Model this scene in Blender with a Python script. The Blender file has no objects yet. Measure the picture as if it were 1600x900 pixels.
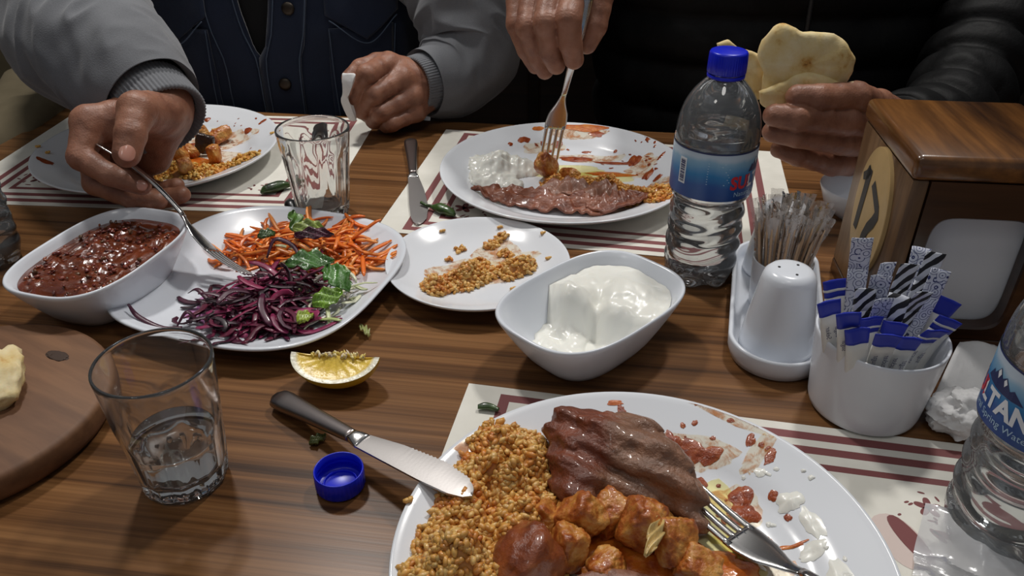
import bpy, bmesh, math, random
import numpy as np
from mathutils import Vector, Matrix

# ------------------------------------------------------------------ camera, world, lights, exposure
S = bpy.context.scene
COL = S.collection
PI = math.pi
cam = bpy.data.objects.new('camera', bpy.data.cameras.new('camera'))
COL.objects.link(cam)
cam.data.sensor_width = 36.0
cam.data.lens = 36.0 * 1250.0 / 1600.0
cam.data.clip_start = 0.01
cam.location = (0, 0, 0.37)                      # table top is z = 0, floor is z = -0.75
cam.rotation_euler = (math.radians(90 - 32), 0, 0)
S.camera = cam

world = bpy.data.worlds.new('world'); S.world = world; world.use_nodes = True
world.node_tree.nodes['Background'].inputs[0].default_value = (0.93, 0.96, 1.0, 1)
world.node_tree.nodes['Background'].inputs[1].default_value = 0.15

def lamp(name, loc, target, power, size, color=(1, 0.97, 0.93), spot=None):
    if spot:
        d = bpy.data.lights.new(name, 'SPOT'); d.spot_size = math.radians(spot); d.spot_blend = 0.6; d.shadow_soft_size = size
    else:
        d = bpy.data.lights.new(name, 'AREA'); d.shape = 'DISK'; d.size = size
    d.energy = power; d.color = color; d.cycles.is_caustics_light = True
    o = bpy.data.objects.new(name, d); COL.objects.link(o); o.location = loc
    o.rotation_euler = (Vector(target) - Vector(loc)).to_track_quat('-Z', 'Y').to_euler()
    return o
# ceiling downlights of the dining room (far side of the table, left and right), then the added fill
lamp('spot_lamp', (-0.48, 1.28, 1.48), (-0.10, 0.50, 0), 44, 0.08, spot=80)
lamp('spot_lamp', (0.55, 1.30, 1.55), (0.08, 0.50, 0), 46, 0.08, spot=80)
lamp('spot_lamp', (0.05, 0.10, 1.55), (0.0, 0.55, 0), 6, 0.14, spot=90)  # added near-side fill for fronts that face the camera
lamp('spot_lamp', (-0.75, -0.35, 1.60), (-0.2, 0.85, 0), 4.5, 0.12, spot=90)  # weaker added fill from behind the camera, on the left

S.view_settings.view_transform = 'Standard'
S.view_settings.look = 'None'
S.view_settings.exposure = 0.0
S.view_settings.gamma = 1.0
S.view_settings.use_curve_mapping = False
S.cycles.max_bounces = 14
S.cycles.transmission_bounces = 12
S.cycles.transparent_max_bounces = 24
S.cycles.sample_clamp_indirect = 4.0
S.cycles.blur_glossy = 0.5

# ------------------------------------------------------------------ helpers
def lin(r, g, b):
    f = lambda c: (c / 255 / 12.92) if c <= 10.31 else ((c / 255 + 0.055) / 1.055) ** 2.4
    return (f(r), f(g), f(b))

class NT:
    """small node-graph helper"""
    def __init__(s, name):
        s.m = bpy.data.materials.new(name); s.m.use_nodes = True
        s.t = s.m.node_tree; s.b = s.t.nodes['Principled BSDF']; s.out = s.t.nodes['Material Output']
    def n(s, typ, **kw):
        x = s.t.nodes.new(typ)
        for k, v in kw.items():
            if k.startswith('i_'):
                key = k[2:].replace('_', ' ')
                x.inputs[int(key) if key.isdigit() else key].default_value = v
            else: setattr(x, k, v)
        return x
    def l(s, a, ao, b, bi): s.t.links.new(a.outputs[ao], b.inputs[bi])
    def ramp(s, src, so, stops):
        r = s.n('ShaderNodeValToRGB'); e = r.color_ramp.elements
        while len(e) < len(stops): e.new(0.5)
        for i, (p, c) in enumerate(stops):
            e[i].position = p; e[i].color = tuple(c) + (1,)
        s.l(src, so, r, 0); return r
    def coord(s, scale=(1, 1, 1), rot=(0, 0, 0), kind='Object'):
        c = s.n('ShaderNodeTexCoord'); m = s.n('ShaderNodeMapping')
        m.inputs['Scale'].default_value = scale; m.inputs['Rotation'].default_value = rot
        s.l(c, kind, m, 0); return m
    def noise(s, mp, scale, detail=4, rough=0.55, dist=0.0):
        x = s.n('ShaderNodeTexNoise'); x.inputs['Scale'].default_value = scale
        x.inputs['Detail'].default_value = detail; x.inputs['Roughness'].default_value = rough; x.inputs['Distortion'].default_value = dist
        s.l(mp, 0, x, 0); return x
    def bump(s, src, so, strength=0.3, dist=0.001):
        b = s.n('ShaderNodeBump'); b.inputs['Strength'].default_value = strength; b.inputs['Distance'].default_value = dist
        s.l(src, so, b, 'Height'); s.l(b, 0, s.b, 'Normal'); return b
    def set(s, **kw):
        for k, v in kw.items():
            s.b.inputs[k.replace('_', ' ')].default_value = v
        return s

def pmat(name, rgb, rough=0.5, var=0.0, vscale=60, bump=0.0, bscale=200, bdist=0.0006, metal=0.0, spec=0.5, sss=0.0, sssr=(0.01, 0.004, 0.002), coat=0.0, attr=False, rgb2=None, trans=0.0):
    g = NT(name); c = lin(*rgb)
    g.set(Roughness=rough, Metallic=metal)
    g.b.inputs['Specular IOR Level'].default_value = spec
    g.b.inputs['Base Color'].default_value = c + (1,)
    if coat: g.b.inputs['Coat Weight'].default_value = coat; g.b.inputs['Coat Roughness'].default_value = 0.08
    if sss:
        g.b.inputs['Subsurface Weight'].default_value = sss; g.b.inputs['Subsurface Radius'].default_value = sssr; g.b.inputs['Subsurface Scale'].default_value = 1.0
    mp = g.coord()
    if attr:
        a = g.n('ShaderNodeAttribute', attribute_name='Col')
        if var:
            nz = g.noise(mp, vscale); mx = g.n('ShaderNodeMixRGB', blend_type='MULTIPLY'); mx.inputs[0].default_value = var
            r = g.ramp(nz, 0, [(0.3, (0.45, 0.4, 0.35)), (0.65, (1.15, 1.12, 1.1))])
            g.l(a, 0, mx, 1); g.l(r, 0, mx, 2); g.l(mx, 0, g.b, 'Base Color')
        else: g.l(a, 0, g.b, 'Base Color')
    elif var or rgb2:
        nz = g.noise(mp, vscale)
        c2 = lin(*rgb2) if rgb2 else tuple(x * (1 - var) for x in c)
        r = g.ramp(nz, 0, [(0.35, c2), (0.65, c)]); g.l(r, 0, g.b, 'Base Color')
    if bump:
        nb = g.noise(mp, bscale, 5); g.bump(nb, 0, bump, bdist)
    return g.m

def set_props(o, label=None, cat=None, group=None, kind=None):
    if label: o['label'] = label
    if cat: o['category'] = cat
    if group: o['group'] = group
    if kind: o['kind'] = kind
    return o

def mk(name, V, F, mat, parent=None, smooth=True, col=None, loc=None, uv=None, sharp=None):
    me = bpy.data.meshes.new(name)
    V = np.asarray(V, dtype=np.float64)
    if len(V) and isinstance(F, np.ndarray): F = F.tolist()
    me.from_pydata(V.tolist(), [], F)
    me.validate()
    if smooth:
        me.polygons.foreach_set('use_smooth', [True] * len(me.polygons))
    if col is not None:
        a = me.color_attributes.new('Col', 'FLOAT_COLOR', 'POINT')
        c = np.ones((len(V), 4)); c[:, :3] = np.asarray(col); a.data.foreach_set('color', c.ravel())
    if mat: me.materials.append(mat)
    me.update()
    if sharp is not None and smooth: me.set_sharp_from_angle(angle=math.radians(sharp))
    o = bpy.data.objects.new(name, me); COL.objects.link(o)
    if parent is not None: o.parent = parent
    if loc is not None: o.location = loc
    return o

def empty(name, loc=(0, 0, 0), rz=0.0, label=None, cat=None, group=None):
    o = bpy.data.objects.new(name, None); o.empty_display_size = 0.02; COL.objects.link(o)
    o.location = loc; o.rotation_euler = (0, 0, rz)
    return set_props(o, label, cat, group)

def cat_mesh(parts):
    """join (V, F[, col]) tuples"""
    Vs, Fs, Cs, n = [], [], [], 0
    for p in parts:
        V = np.asarray(p[0], float); Vs.append(V)
        Fs += [[i + n for i in f] for f in (p[1].tolist() if isinstance(p[1], np.ndarray) else p[1])]
        if len(p) > 2: Cs.append(np.broadcast_to(np.asarray(p[2], float), (len(V), 3)))
        n += len(V)
    return np.vstack(Vs), Fs, (np.vstack(Cs) if Cs else None)

def loft(rings, cap0=True, cap1=True, closed=True):
    n = len(rings[0]); V = np.vstack(rings); F = []
    m = n if closed else n - 1
    for i in range(len(rings) - 1):
        a, b = i * n, (i + 1) * n
        for j in range(m):
            k = (j + 1) % n
            F.append([a + j, a + k, b + k, b + j])
    if cap0: F.append(list(range(n))[::-1])
    if cap1: F.append([(len(rings) - 1) * n + j for j in range(n)])
    return V, F

def lathe(prof, n=64, mod=None):
    """prof: (r, z) pairs, start and end may lie on the axis; mod(theta, i, r, z) -> r, z"""
    th = np.arange(n) * 2 * PI / n
    V, F, rings = [], [], []
    for i, (r, z) in enumerate(prof):
        if r < 1e-7:
            rings.append([len(V)]); V.append((0, 0, z))
        else:
            rr = np.full(n, r); zz = np.full(n, z)
            if mod: rr, zz = mod(th, i, rr, zz)
            rings.append(list(range(len(V), len(V) + n)))
            V += [(a * math.cos(t), a * math.sin(t), b) for a, b, t in zip(rr, zz, th)]
    for A, B in zip(rings[:-1], rings[1:]):
        for j in range(n):
            k = (j + 1) % n
            if len(A) == 1 and len(B) == 1: continue
            if len(A) == 1: F.append([A[0], B[k], B[j]])
            elif len(B) == 1: F.append([A[j], A[k], B[0]])
            else: F.append([A[j], A[k], B[k], B[j]])
    F = [f[::-1] for f in F] if prof[-1][1] > prof[0][1] and False else F
    return np.array(V), F

def sring(a, b, n_exp, n=64, z=0.0):
    t = np.arange(n) * 2 * PI / n
    c, s = np.cos(t), np.sin(t)
    return np.c_[a * np.sign(c) * np.abs(c) ** (2 / n_exp), b * np.sign(s) * np.abs(s) ** (2 / n_exp), np.full(n, z)]

def crom(P, n):
    """Catmull-Rom through rows of P, n samples"""
    P = np.asarray(P, float); Q = np.vstack([2 * P[0] - P[1], P, 2 * P[-1] - P[-2]])
    out = []
    for u in np.linspace(0, len(P) - 1, n):
        i = min(int(u), len(P) - 2); t = u - i
        p0, p1, p2, p3 = Q[i:i + 4]
        out.append(0.5 * ((2 * p1) + (-p0 + p2) * t + (2 * p0 - 5 * p1 + 4 * p2 - p3) * t * t + (-p0 + 3 * p1 - 3 * p2 + p3) * t ** 3))
    return np.array(out)

def frames(C):
    T = np.gradient(C, axis=0); T /= np.linalg.norm(T, axis=1)[:, None] + 1e-12
    ref = np.array([0, 0, 1.0]) if abs(T[0][2]) < 0.9 else np.array([1.0, 0, 0])
    N = [np.cross(T[0], ref)]; N[0] /= np.linalg.norm(N[0])
    for t in T[1:]:
        v = N[-1] - t * np.dot(N[-1], t); N.append(v / (np.linalg.norm(v) + 1e-12))
    N = np.array(N); return T, N, np.cross(T, N)

def tube(path, rad, n=8, samples=None, flat=1.0, caps=True):
    P = np.asarray(path, float); R = np.broadcast_to(np.asarray(rad, float), (len(P),))
    if samples:
        X = crom(np.c_[P, R], samples); P, R = X[:, :3], X[:, 3]
    T, N, B = frames(P); th = np.arange(n) * 2 * PI / n
    rings = [P[i] + R[i] * (np.cos(th)[:, None] * N[i] + flat * np.sin(th)[:, None] * B[i]) for i in range(len(P))]
    return loft(rings, caps, caps)

def box(cx, cy, cz, sx, sy, sz, bev=0.0, seg=2):
    bm = bmesh.new(); bmesh.ops.create_cube(bm, size=1.0)
    for v in bm.verts: v.co = Vector((cx + v.co.x * sx, cy + v.co.y * sy, cz + v.co.z * sz))
    if bev: bmesh.ops.bevel(bm, geom=bm.edges[:], offset=bev, segments=seg, profile=0.5, affect='EDGES')
    bm.verts.index_update()
    V = np.array([v.co[:] for v in bm.verts]); F = [[v.index for v in f.verts] for f in bm.faces]; bm.free()
    return V, F

_ico = {}
def ico(sub):
    if sub not in _ico:
        bm = bmesh.new(); bmesh.ops.create_icosphere(bm, subdivisions=sub, radius=1.0); bm.verts.index_update()
        _ico[sub] = (np.array([v.co[:] for v in bm.verts]), [[v.index for v in f.verts] for f in bm.faces]); bm.free()
    V, F = _ico[sub]; return V.copy(), [f[:] for f in F]

def vnoise(p, scale=1.0, seed=0, octaves=1):
    """value noise in [-1, 1] for rows of p"""
    p = np.asarray(p, float); out = 0; amp = 1.0; tot = 0
    for o in range(octaves):
        q = p * scale + 17.3 * (o + 1) + seed * 7.77
        i = np.floor(q).astype(np.int64); f = q - i; f = f * f * (3 - 2 * f); r = 0
        for dx in (0, 1):
            for dy in (0, 1):
                for dz in (0, 1):
                    h = (i[..., 0] + dx) * 374761393 + (i[..., 1] + dy) * 668265263 + (i[..., 2] + dz) * 2147483647 + seed * 1274126177
                    h = (h ^ (h >> 13)) * 1274126177; h = h ^ (h >> 16)
                    v = (h & 0xffff) / 32767.5 - 1
                    w = (f[..., 0] if dx else 1 - f[..., 0]) * (f[..., 1] if dy else 1 - f[..., 1]) * (f[..., 2] if dz else 1 - f[..., 2])
                    r = r + v * w
        out = out + amp * r; tot += amp; amp *= 0.5; scale *= 2.03
    return out / tot

def blob(rx, ry, rz, amp=0.15, freq=2.0, seed=0, sub=3, power=1.0, flat=None):
    V, F = ico(sub)
    if power != 1.0: V = np.sign(V) * np.abs(V) ** power
    d = 1 + amp * vnoise(V, freq, seed, 3)
    V = V * d[:, None] * np.array([rx, ry, rz])
    if flat is not None: V[:, 2] = np.maximum(V[:, 2], flat)
    return V, F

def rotz(V, a):
    c, s = math.cos(a), math.sin(a); V = np.asarray(V, float); return np.c_[V[:, 0] * c - V[:, 1] * s, V[:, 0] * s + V[:, 1] * c, V[:, 2]]
def rot3(V, rx, ry, rz):
    M = np.array((Matrix.Rotation(rz, 3, 'Z') @ Matrix.Rotation(ry, 3, 'Y') @ Matrix.Rotation(rx, 3, 'X'))); return np.asarray(V, float) @ M.T

def surface_nets(G, org, h):
    """mesh the zero level of grid G (inside < 0)"""
    nx, ny, nz = G.shape; ins = G < 0
    cnt = np.zeros((nx - 1, ny - 1, nz - 1), np.int32); acc = np.zeros((nx - 1, ny - 1, nz - 1, 3), np.float32)
    sl = lambda o, n: slice(o, n - 1 + o)
    corners = [(a, b, c) for a in (0, 1) for b in (0, 1) for c in (0, 1)]
    for a in corners:
        for ax in range(3):
            if a[ax]: continue
            b = list(a); b[ax] = 1
            A = G[sl(a[0], nx), sl(a[1], ny), sl(a[2], nz)]; B = G[sl(b[0], nx), sl(b[1], ny), sl(b[2], nz)]
            m = (A < 0) != (B < 0); t = np.where(m, A / np.where(m, A - B, 1), 0)
            cnt += m
            for k in range(3): acc[..., k] += np.where(m, a[k] + (t if k == ax else 0), 0)
    act = cnt > 0; idx = np.full(cnt.shape, -1, np.int64); idx[act] = np.arange(act.sum())
    cell = np.argwhere(act); V = (cell + acc[act] / cnt[act][:, None]) * h + np.array(org)
    Fs = []
    for ax in range(3):
        u, v = (ax + 1) % 3, (ax + 2) % 3
        s0 = [slice(None)] * 3; s1 = [slice(None)] * 3; s0[ax] = slice(0, -1); s1[ax] = slice(1, None)
        e = np.argwhere(ins[tuple(s0)] != ins[tuple(s1)])
        e = e[(e[:, u] > 0) & (e[:, v] > 0) & (e[:, u] < G.shape[u] - 1) & (e[:, v] < G.shape[v] - 1)]
        flip = ins[tuple(e.T)]
        q = []
        for du, dv in ((1, 1), (0, 1), (0, 0), (1, 0)):
            c = e.copy(); c[:, u] -= du; c[:, v] -= dv; q.append(idx[tuple(c.T)])
        q = np.stack(q, 1); q[~flip] = q[~flip][:, ::-1]; Fs.append(q)
    return V, np.vstack(Fs)

def smin(a, b, k):
    h = np.clip(0.5 + 0.5 * (b - a) / k, 0, 1); return b + (a - b) * h - k * h * (1 - h)

def cone_d(X, a, b):
    pa = X - np.array(a[:3], np.float32); ba = np.array(b[:3], np.float32) - np.array(a[:3], np.float32)
    t = np.clip((pa @ ba) / max(float(ba @ ba), 1e-12), 0, 1)
    return np.linalg.norm(pa - t[..., None] * ba, axis=-1) - (a[3] + t * (b[3] - a[3]))

def sdf_mesh(fn, lo, hi, h):
    lo = np.array(lo, float); n = np.ceil((np.array(hi) - lo) / h).astype(int) + 1
    g = [lo[k] + h * np.arange(n[k]) for k in range(3)]
    X = np.stack(np.meshgrid(*g, indexing='ij'), -1).astype(np.float32)
    # coarse pass, then the full field only near the surface
    st = 4; C = fn(X[::st, ::st, ::st].reshape(-1, 3)).reshape(X[::st, ::st, ::st].shape[:3]).astype(np.float32)
    G = np.repeat(np.repeat(np.repeat(C, st, 0), st, 1), st, 2)[:n[0], :n[1], :n[2]].copy()
    near = np.abs(G) < h * st * 2.6
    G[near] = fn(X[near]).astype(np.float32)
    return surface_nets(G, lo, h)

def text_mesh(s, size, bold=0.0, spacing=1.0):
    c = bpy.data.curves.new('txt', 'FONT'); c.body = s; c.size = size; c.offset = bold; c.space_character = spacing
    c.align_x = 'CENTER'; c.align_y = 'CENTER'; c.resolution_u = 3
    o = bpy.data.objects.new('txt', c); COL.objects.link(o)
    dg = bpy.context.evaluated_depsgraph_get(); me = bpy.data.meshes.new_from_object(o.evaluated_get(dg))
    bm = bmesh.new(); bm.from_mesh(me); bmesh.ops.triangulate(bm, faces=bm.faces[:])
    for _ in range(2):
        ed = [e for e in bm.edges if e.calc_length() > size * 0.28]
        if ed: bmesh.ops.subdivide_edges(bm, edges=ed, cuts=1); bmesh.ops.triangulate(bm, faces=bm.faces[:])
    bm.verts.index_update()
    V = np.array([v.co[:] for v in bm.verts]); F = [[v.index for v in f.verts] for f in bm.faces]; bm.free()
    bpy.data.objects.remove(o); bpy.data.curves.remove(c); bpy.data.meshes.remove(me)
    return V, F

def basis(o, A, B, up=(0, 0, 1)):
    """put o at A with local +x towards B and local z near up"""
    A, B = Vector(A), Vector(B); x = (B - A).normalized(); z = Vector(up); y = z.cross(x).normalized(); z = x.cross(y)
    o.matrix_world = Matrix(((x.x, y.x, z.x, A.x), (x.y, y.y, z.y, A.y), (x.z, y.z, z.z, A.z), (0, 0, 0, 1)))
HANDS = {
 'AR': dict(
  palm=[[(-0.3786,0.8000,0.1235,0.0300),(-0.3338,0.7350,0.1147,0.0270)],
        [(-0.3338,0.7350,0.1147,0.0260),(-0.3590,0.7050,0.1099,0.0190),(-0.3794,0.6880,0.1150,0.0155)],
        [(-0.3368,0.7400,0.1098,0.0260),(-0.3915,0.7100,0.0943,0.0155)],
        [(-0.3398,0.7450,0.1048,0.0250),(-0.3896,0.7280,0.0808,0.0145)],
        [(-0.3429,0.7500,0.0998,0.0240),(-0.3788,0.7420,0.0733,0.0135)],
        [(-0.3360,0.7350,0.1052,0.0250),(-0.3534,0.7350,0.0627,0.0180)],
        [(-0.3273,0.7150,0.1155,0.0210),(-0.3325,0.6850,0.1256,0.0175)]],
  fingers=[[(-0.3794,0.6880,0.1150,0.0150),(-0.3814,0.6620,0.0927,0.0118),(-0.3549,0.6520,0.0805,0.0102),(-0.3292,0.6520,0.0700,0.0086)],
           [(-0.3915,0.7100,0.0943,0.0145),(-0.3825,0.6750,0.0620,0.0118),(-0.3480,0.6640,0.0530,0.0102),(-0.3267,0.6680,0.0479,0.0088)],
           [(-0.3896,0.7280,0.0808,0.0135),(-0.3778,0.7000,0.0412,0.0112),(-0.3360,0.6860,0.0398,0.0098),(-0.3112,0.6860,0.0452,0.0082)],
           [(-0.3788,0.7420,0.0733,0.0125),(-0.3700,0.7220,0.0413,0.0098),(-0.3421,0.7120,0.0370,0.0086),(-0.3259,0.7120,0.0424,0.0076)],
           [(-0.3252,0.7120,0.1147,0.0200),(-0.3281,0.6760,0.1311,0.0165),(-0.3273,0.6520,0.1180,0.0132),(-0.3291,0.6400,0.1048,0.0116)]]),
 'BR': dict(
  palm=[[(0.0739,1.0000,0.3096,0.0340),(0.0655,0.9500,0.2641,0.0290)],
        [(0.0655,0.9500,0.2641,0.0270),(0.0680,0.8600,0.2183,0.0145)],
        [(0.0655,0.9500,0.2641,0.0270),(0.0442,0.8650,0.2205,0.0145)],
        [(0.0620,0.9500,0.2641,0.0260),(0.0243,0.8720,0.2144,0.0140)],
        [(0.0589,0.9550,0.2636,0.0250),(0.0054,0.8820,0.2012,0.0130)],
        [(0.0689,0.9500,0.2641,0.0240),(0.0860,0.8800,0.2179,0.0180)]],
  fingers=[[(0.0680,0.8600,0.2183,0.0142),(0.0549,0.8000,0.1790,0.0132),(0.0577,0.8000,0.1555,0.0118),(0.0626,0.8060,0.1380,0.0102)],
           [(0.0442,0.8650,0.2205,0.0142),(0.0334,0.8060,0.1739,0.0130),(0.0387,0.8110,0.1449,0.0112),(0.0452,0.8160,0.1292,0.0098)],
           [(0.0243,0.8720,0.2144,0.0138),(0.0154,0.8200,0.1667,0.0124),(0.0264,0.8260,0.1342,0.0106),(0.0341,0.8300,0.1197,0.0092)],
           [(0.0054,0.8820,0.2012,0.0128),(0.0053,0.8450,0.1631,0.0112),(0.0148,0.8450,0.1368,0.0098),(0.0252,0.8460,0.1196,0.0086)],
           [(0.0860,0.8800,0.2179,0.0180),(0.0891,0.8420,0.1942,0.0145),(0.0843,0.8280,0.1660,0.0126),(0.0765,0.8260,0.1486,0.0108)]]),
 'BL': dict(
  palm=[[(0.5023,0.9000,0.0419,0.0340),(0.4232,0.8300,0.0565,0.0290)],
        [(0.4232,0.8300,0.0565,0.0260),(0.3731,0.7900,0.0956,0.0155)],
        [(0.4232,0.8300,0.0565,0.0260),(0.3796,0.7900,0.0744,0.0155)],
        [(0.4232,0.8300,0.0565,0.0260),(0.3804,0.7950,0.0514,0.0150)],
        [(0.4267,0.8350,0.0510,0.0250),(0.3784,0.8000,0.0275,0.0140)],
        [(0.4176,0.8300,0.0565,0.0240),(0.3967,0.8300,0.0565,0.0180)]],
  fingers=[[(0.3731,0.7900,0.0956,0.0152),(0.3244,0.7350,0.1240,0.0140),(0.2810,0.7160,0.1292,0.0124),(0.2620,0.7160,0.1304,0.0106)],
           [(0.3796,0.7900,0.0744,0.0152),(0.3171,0.7280,0.1021,0.0140),(0.2629,0.7080,0.1125,0.0124),(0.2426,0.7120,0.1135,0.0106)],
           [(0.3804,0.7950,0.0514,0.0145),(0.3199,0.7350,0.0781,0.0130),(0.2663,0.7150,0.0930,0.0116),(0.2464,0.7200,0.0943,0.0100)],
           [(0.3784,0.8000,0.0275,0.0135),(0.3218,0.7480,0.0491,0.0118),(0.2797,0.7320,0.0653,0.0104),(0.2615,0.7350,0.0708,0.0090)],
           [(0.3967,0.8300,0.0565,0.0180),(0.3412,0.8000,0.0873,0.0145),(0.3040,0.7850,0.1006,0.0126),(0.2779,0.7700,0.1058,0.0110)]]),
 'AL': dict(
  palm=[[(-0.0598,1.0600,0.0503,0.0330),(-0.1084,1.0100,0.0488,0.0280)],
        [(-0.1084,1.0100,0.0488,0.0260),(-0.1526,0.9850,0.0809,0.0145)],
        [(-0.1085,1.0100,0.0471,0.0260),(-0.1359,0.9750,0.0664,0.0145)],
        [(-0.1087,1.0100,0.0446,0.0260),(-0.1244,0.9720,0.0447,0.0140)],
        [(-0.1089,1.0100,0.0404,0.0250),(-0.1209,0.9720,0.0249,0.0130)],
        [(-0.1139,1.0000,0.0520,0.0240),(-0.1599,0.9850,0.0608,0.0180)],
        [(-0.1293,0.9850,0.0403,0.0200),(-0.1542,0.9850,0.0320,0.0180)]],
  fingers=[[(-0.1526,0.9850,0.0809,0.0138),(-0.1734,0.9450,0.0804,0.0124),(-0.1912,0.9460,0.0510,0.0112),(-0.1875,0.9620,0.0350,0.0100)],
           [(-0.1359,0.9750,0.0664,0.0140),(-0.1664,0.9400,0.0570,0.0124),(-0.1835,0.9470,0.0354,0.0112),(-0.1782,0.9650,0.0207,0.0100)],
           [(-0.1244,0.9720,0.0447,0.0132),(-0.1607,0.9400,0.0346,0.0116),(-0.1721,0.9550,0.0193,0.0106),(-0.1653,0.9700,0.0113,0.0095)],
           [(-0.1209,0.9720,0.0249,0.0122),(-0.1485,0.9450,0.0189,0.0106),(-0.1572,0.9580,0.0116,0.0098),(-0.1530,0.9720,0.0055,0.0090)],
           [(-0.1517,1.0000,0.0668,0.0170),(-0.1661,0.9850,0.0809,0.0140),(-0.1856,0.9720,0.0784,0.0122),(-0.1968,0.9600,0.0710,0.0106)]]),
}
SLEEVES = {
 'AR': [(-0.3243,0.7220,0.1036,0.0380),(-0.3414,0.7400,0.1161,0.0460),(-0.3784,0.7750,0.1350,0.0560),(-0.4387,0.8350,0.1501,0.0680),(-0.4894,0.9200,0.1812,0.0740),(-0.5166,1.0000,0.2042,0.0720)],
 'AL': [(-0.1252,0.9920,0.0521,0.0370),(-0.1144,1.0050,0.0504,0.0420),(-0.0838,1.0350,0.0494,0.0520),(-0.0554,1.0700,0.0730,0.0620),(-0.0661,1.1000,0.1321,0.0660),(-0.1020,1.1400,0.1890,0.0700)],
 'BR': [(0.0633,0.9250,0.2453,0.0450),(0.0736,0.9700,0.2683,0.0550)],
 'BL': [(0.4126,0.8200,0.0603,0.0360),(0.4306,0.8350,0.0546,0.0420),(0.5034,0.9000,0.0380,0.0520)],
}
# ------------------------------------------------------------------ materials
def wood_mat(name, dark, mid, light, sc=(1.6, 46, 46), rough=0.32, coat=0.0, fine=1.0, spec=0.5):
    g = NT(name); mp = g.coord(sc)
    n1 = g.noise(mp, 1.0, 6, 0.6, 0.35)
    mp2 = g.coord((sc[0] * 0.5, sc[1] * 0.2, sc[2] * 0.2)); n2 = g.noise(mp2, 1.0, 3, 0.5, 0.6)
    mp3 = g.coord((sc[0] * 3, sc[1] * 5, sc[2] * 5)); n3 = g.noise(mp3, 1.0, 3, 0.6)
    r1 = g.ramp(n1, 0, [(0.32, dark), (0.47, mid), (0.62, light), (0.78, mid)])
    mx = g.n('ShaderNodeMixRGB', blend_type='MULTIPLY'); mx.inputs[0].default_value = 0.75
    r2 = g.ramp(n2, 0, [(0.3, (0.80, 0.77, 0.74)), (0.7, (1.10, 1.09, 1.07))])
    g.l(r1, 0, mx, 1); g.l(r2, 0, mx, 2)
    mx2 = g.n('ShaderNodeMixRGB', blend_type='MULTIPLY'); mx2.inputs[0].default_value = 0.5 * fine
    r3 = g.ramp(n3, 0, [(0.4, (0.5, 0.47, 0.45)), (0.6, (1.1, 1.1, 1.1))])
    g.l(mx, 0, mx2, 1); g.l(r3, 0, mx2, 2); g.l(mx2, 0, g.b, 'Base Color')
    g.set(Roughness=rough); g.b.inputs['Specular IOR Level'].default_value = spec
    if coat: g.b.inputs['Coat Weight'].default_value = coat; g.b.inputs['Coat Roughness'].default_value = 0.12
    g.bump(n3, 0, 0.12, 0.0005)
    return g.m

M = {}
M['table'] = wood_mat('walnut_laminate', lin(68, 44, 26), lin(120, 82, 49), lin(142, 101, 63), sc=(1.1, 64, 64), rough=0.33, spec=0.28)
M['table_edge'] = wood_mat('table_edge', lin(96, 62, 34), lin(150, 100, 56), lin(176, 122, 72), rough=0.4)
M['holder'] = wood_mat('holder_wood', lin(58, 34, 16), lin(104, 66, 30), lin(134, 88, 42), sc=(30, 2.5, 30), rough=0.28, coat=0.4)
M['holder_dark'] = wood_mat('holder_dark_wood', lin(30, 17, 9), lin(54, 31, 16), lin(70, 42, 22), sc=(2.5, 30, 30), rough=0.28, coat=0.4)
M['holder_side'] = wood_mat('holder_side_wood', lin(74, 52, 34), lin(112, 84, 58), lin(132, 104, 76), sc=(30, 30, 3), rough=0.35)
M['board'] = wood_mat('board_wood', lin(74, 48, 30), lin(112, 76, 50), lin(132, 94, 64), sc=(3, 20, 20), rough=0.62, fine=0.7)
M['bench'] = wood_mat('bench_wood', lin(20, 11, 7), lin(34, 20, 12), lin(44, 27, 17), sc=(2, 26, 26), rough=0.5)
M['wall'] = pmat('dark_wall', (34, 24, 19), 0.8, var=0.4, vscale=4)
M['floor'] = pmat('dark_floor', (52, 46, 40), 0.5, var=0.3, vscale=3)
M['porcelain'] = pmat('porcelain', (228, 231, 236), 0.16, spec=0.5)
M['porcelain2'] = pmat('melamine', (225, 229, 236), 0.22, spec=0.5)
M['steel'] = pmat('stainless', (196, 194, 192), 0.2, metal=1.0, bump=0.05, bscale=900, bdist=0.0002)
M['steel_dull'] = pmat('stainless_handle', (150, 142, 140), 0.32, metal=1.0, bump=0.08, bscale=500, bdist=0.0002)
M['blue_cap'] = pmat('blue_plastic', (20, 36, 200), 0.3, spec=0.4, sss=0.0)
M['tissue'] = pmat('tissue', (232, 231, 230), 0.9, bump=0.4, bscale=350)
M['paper'] = pmat('napkin_paper', (226, 229, 234), 0.85, bump=0.1, bscale=300)
M['black'] = pmat('black_print', (14, 13, 14), 0.5)
M['cream_disc'] = pmat('cream_plaque', (196, 164, 112), 0.45, var=0.15, vscale=30)
M['burgundy'] = pmat('burgundy_print', (122, 66, 66), 0.7)

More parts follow.
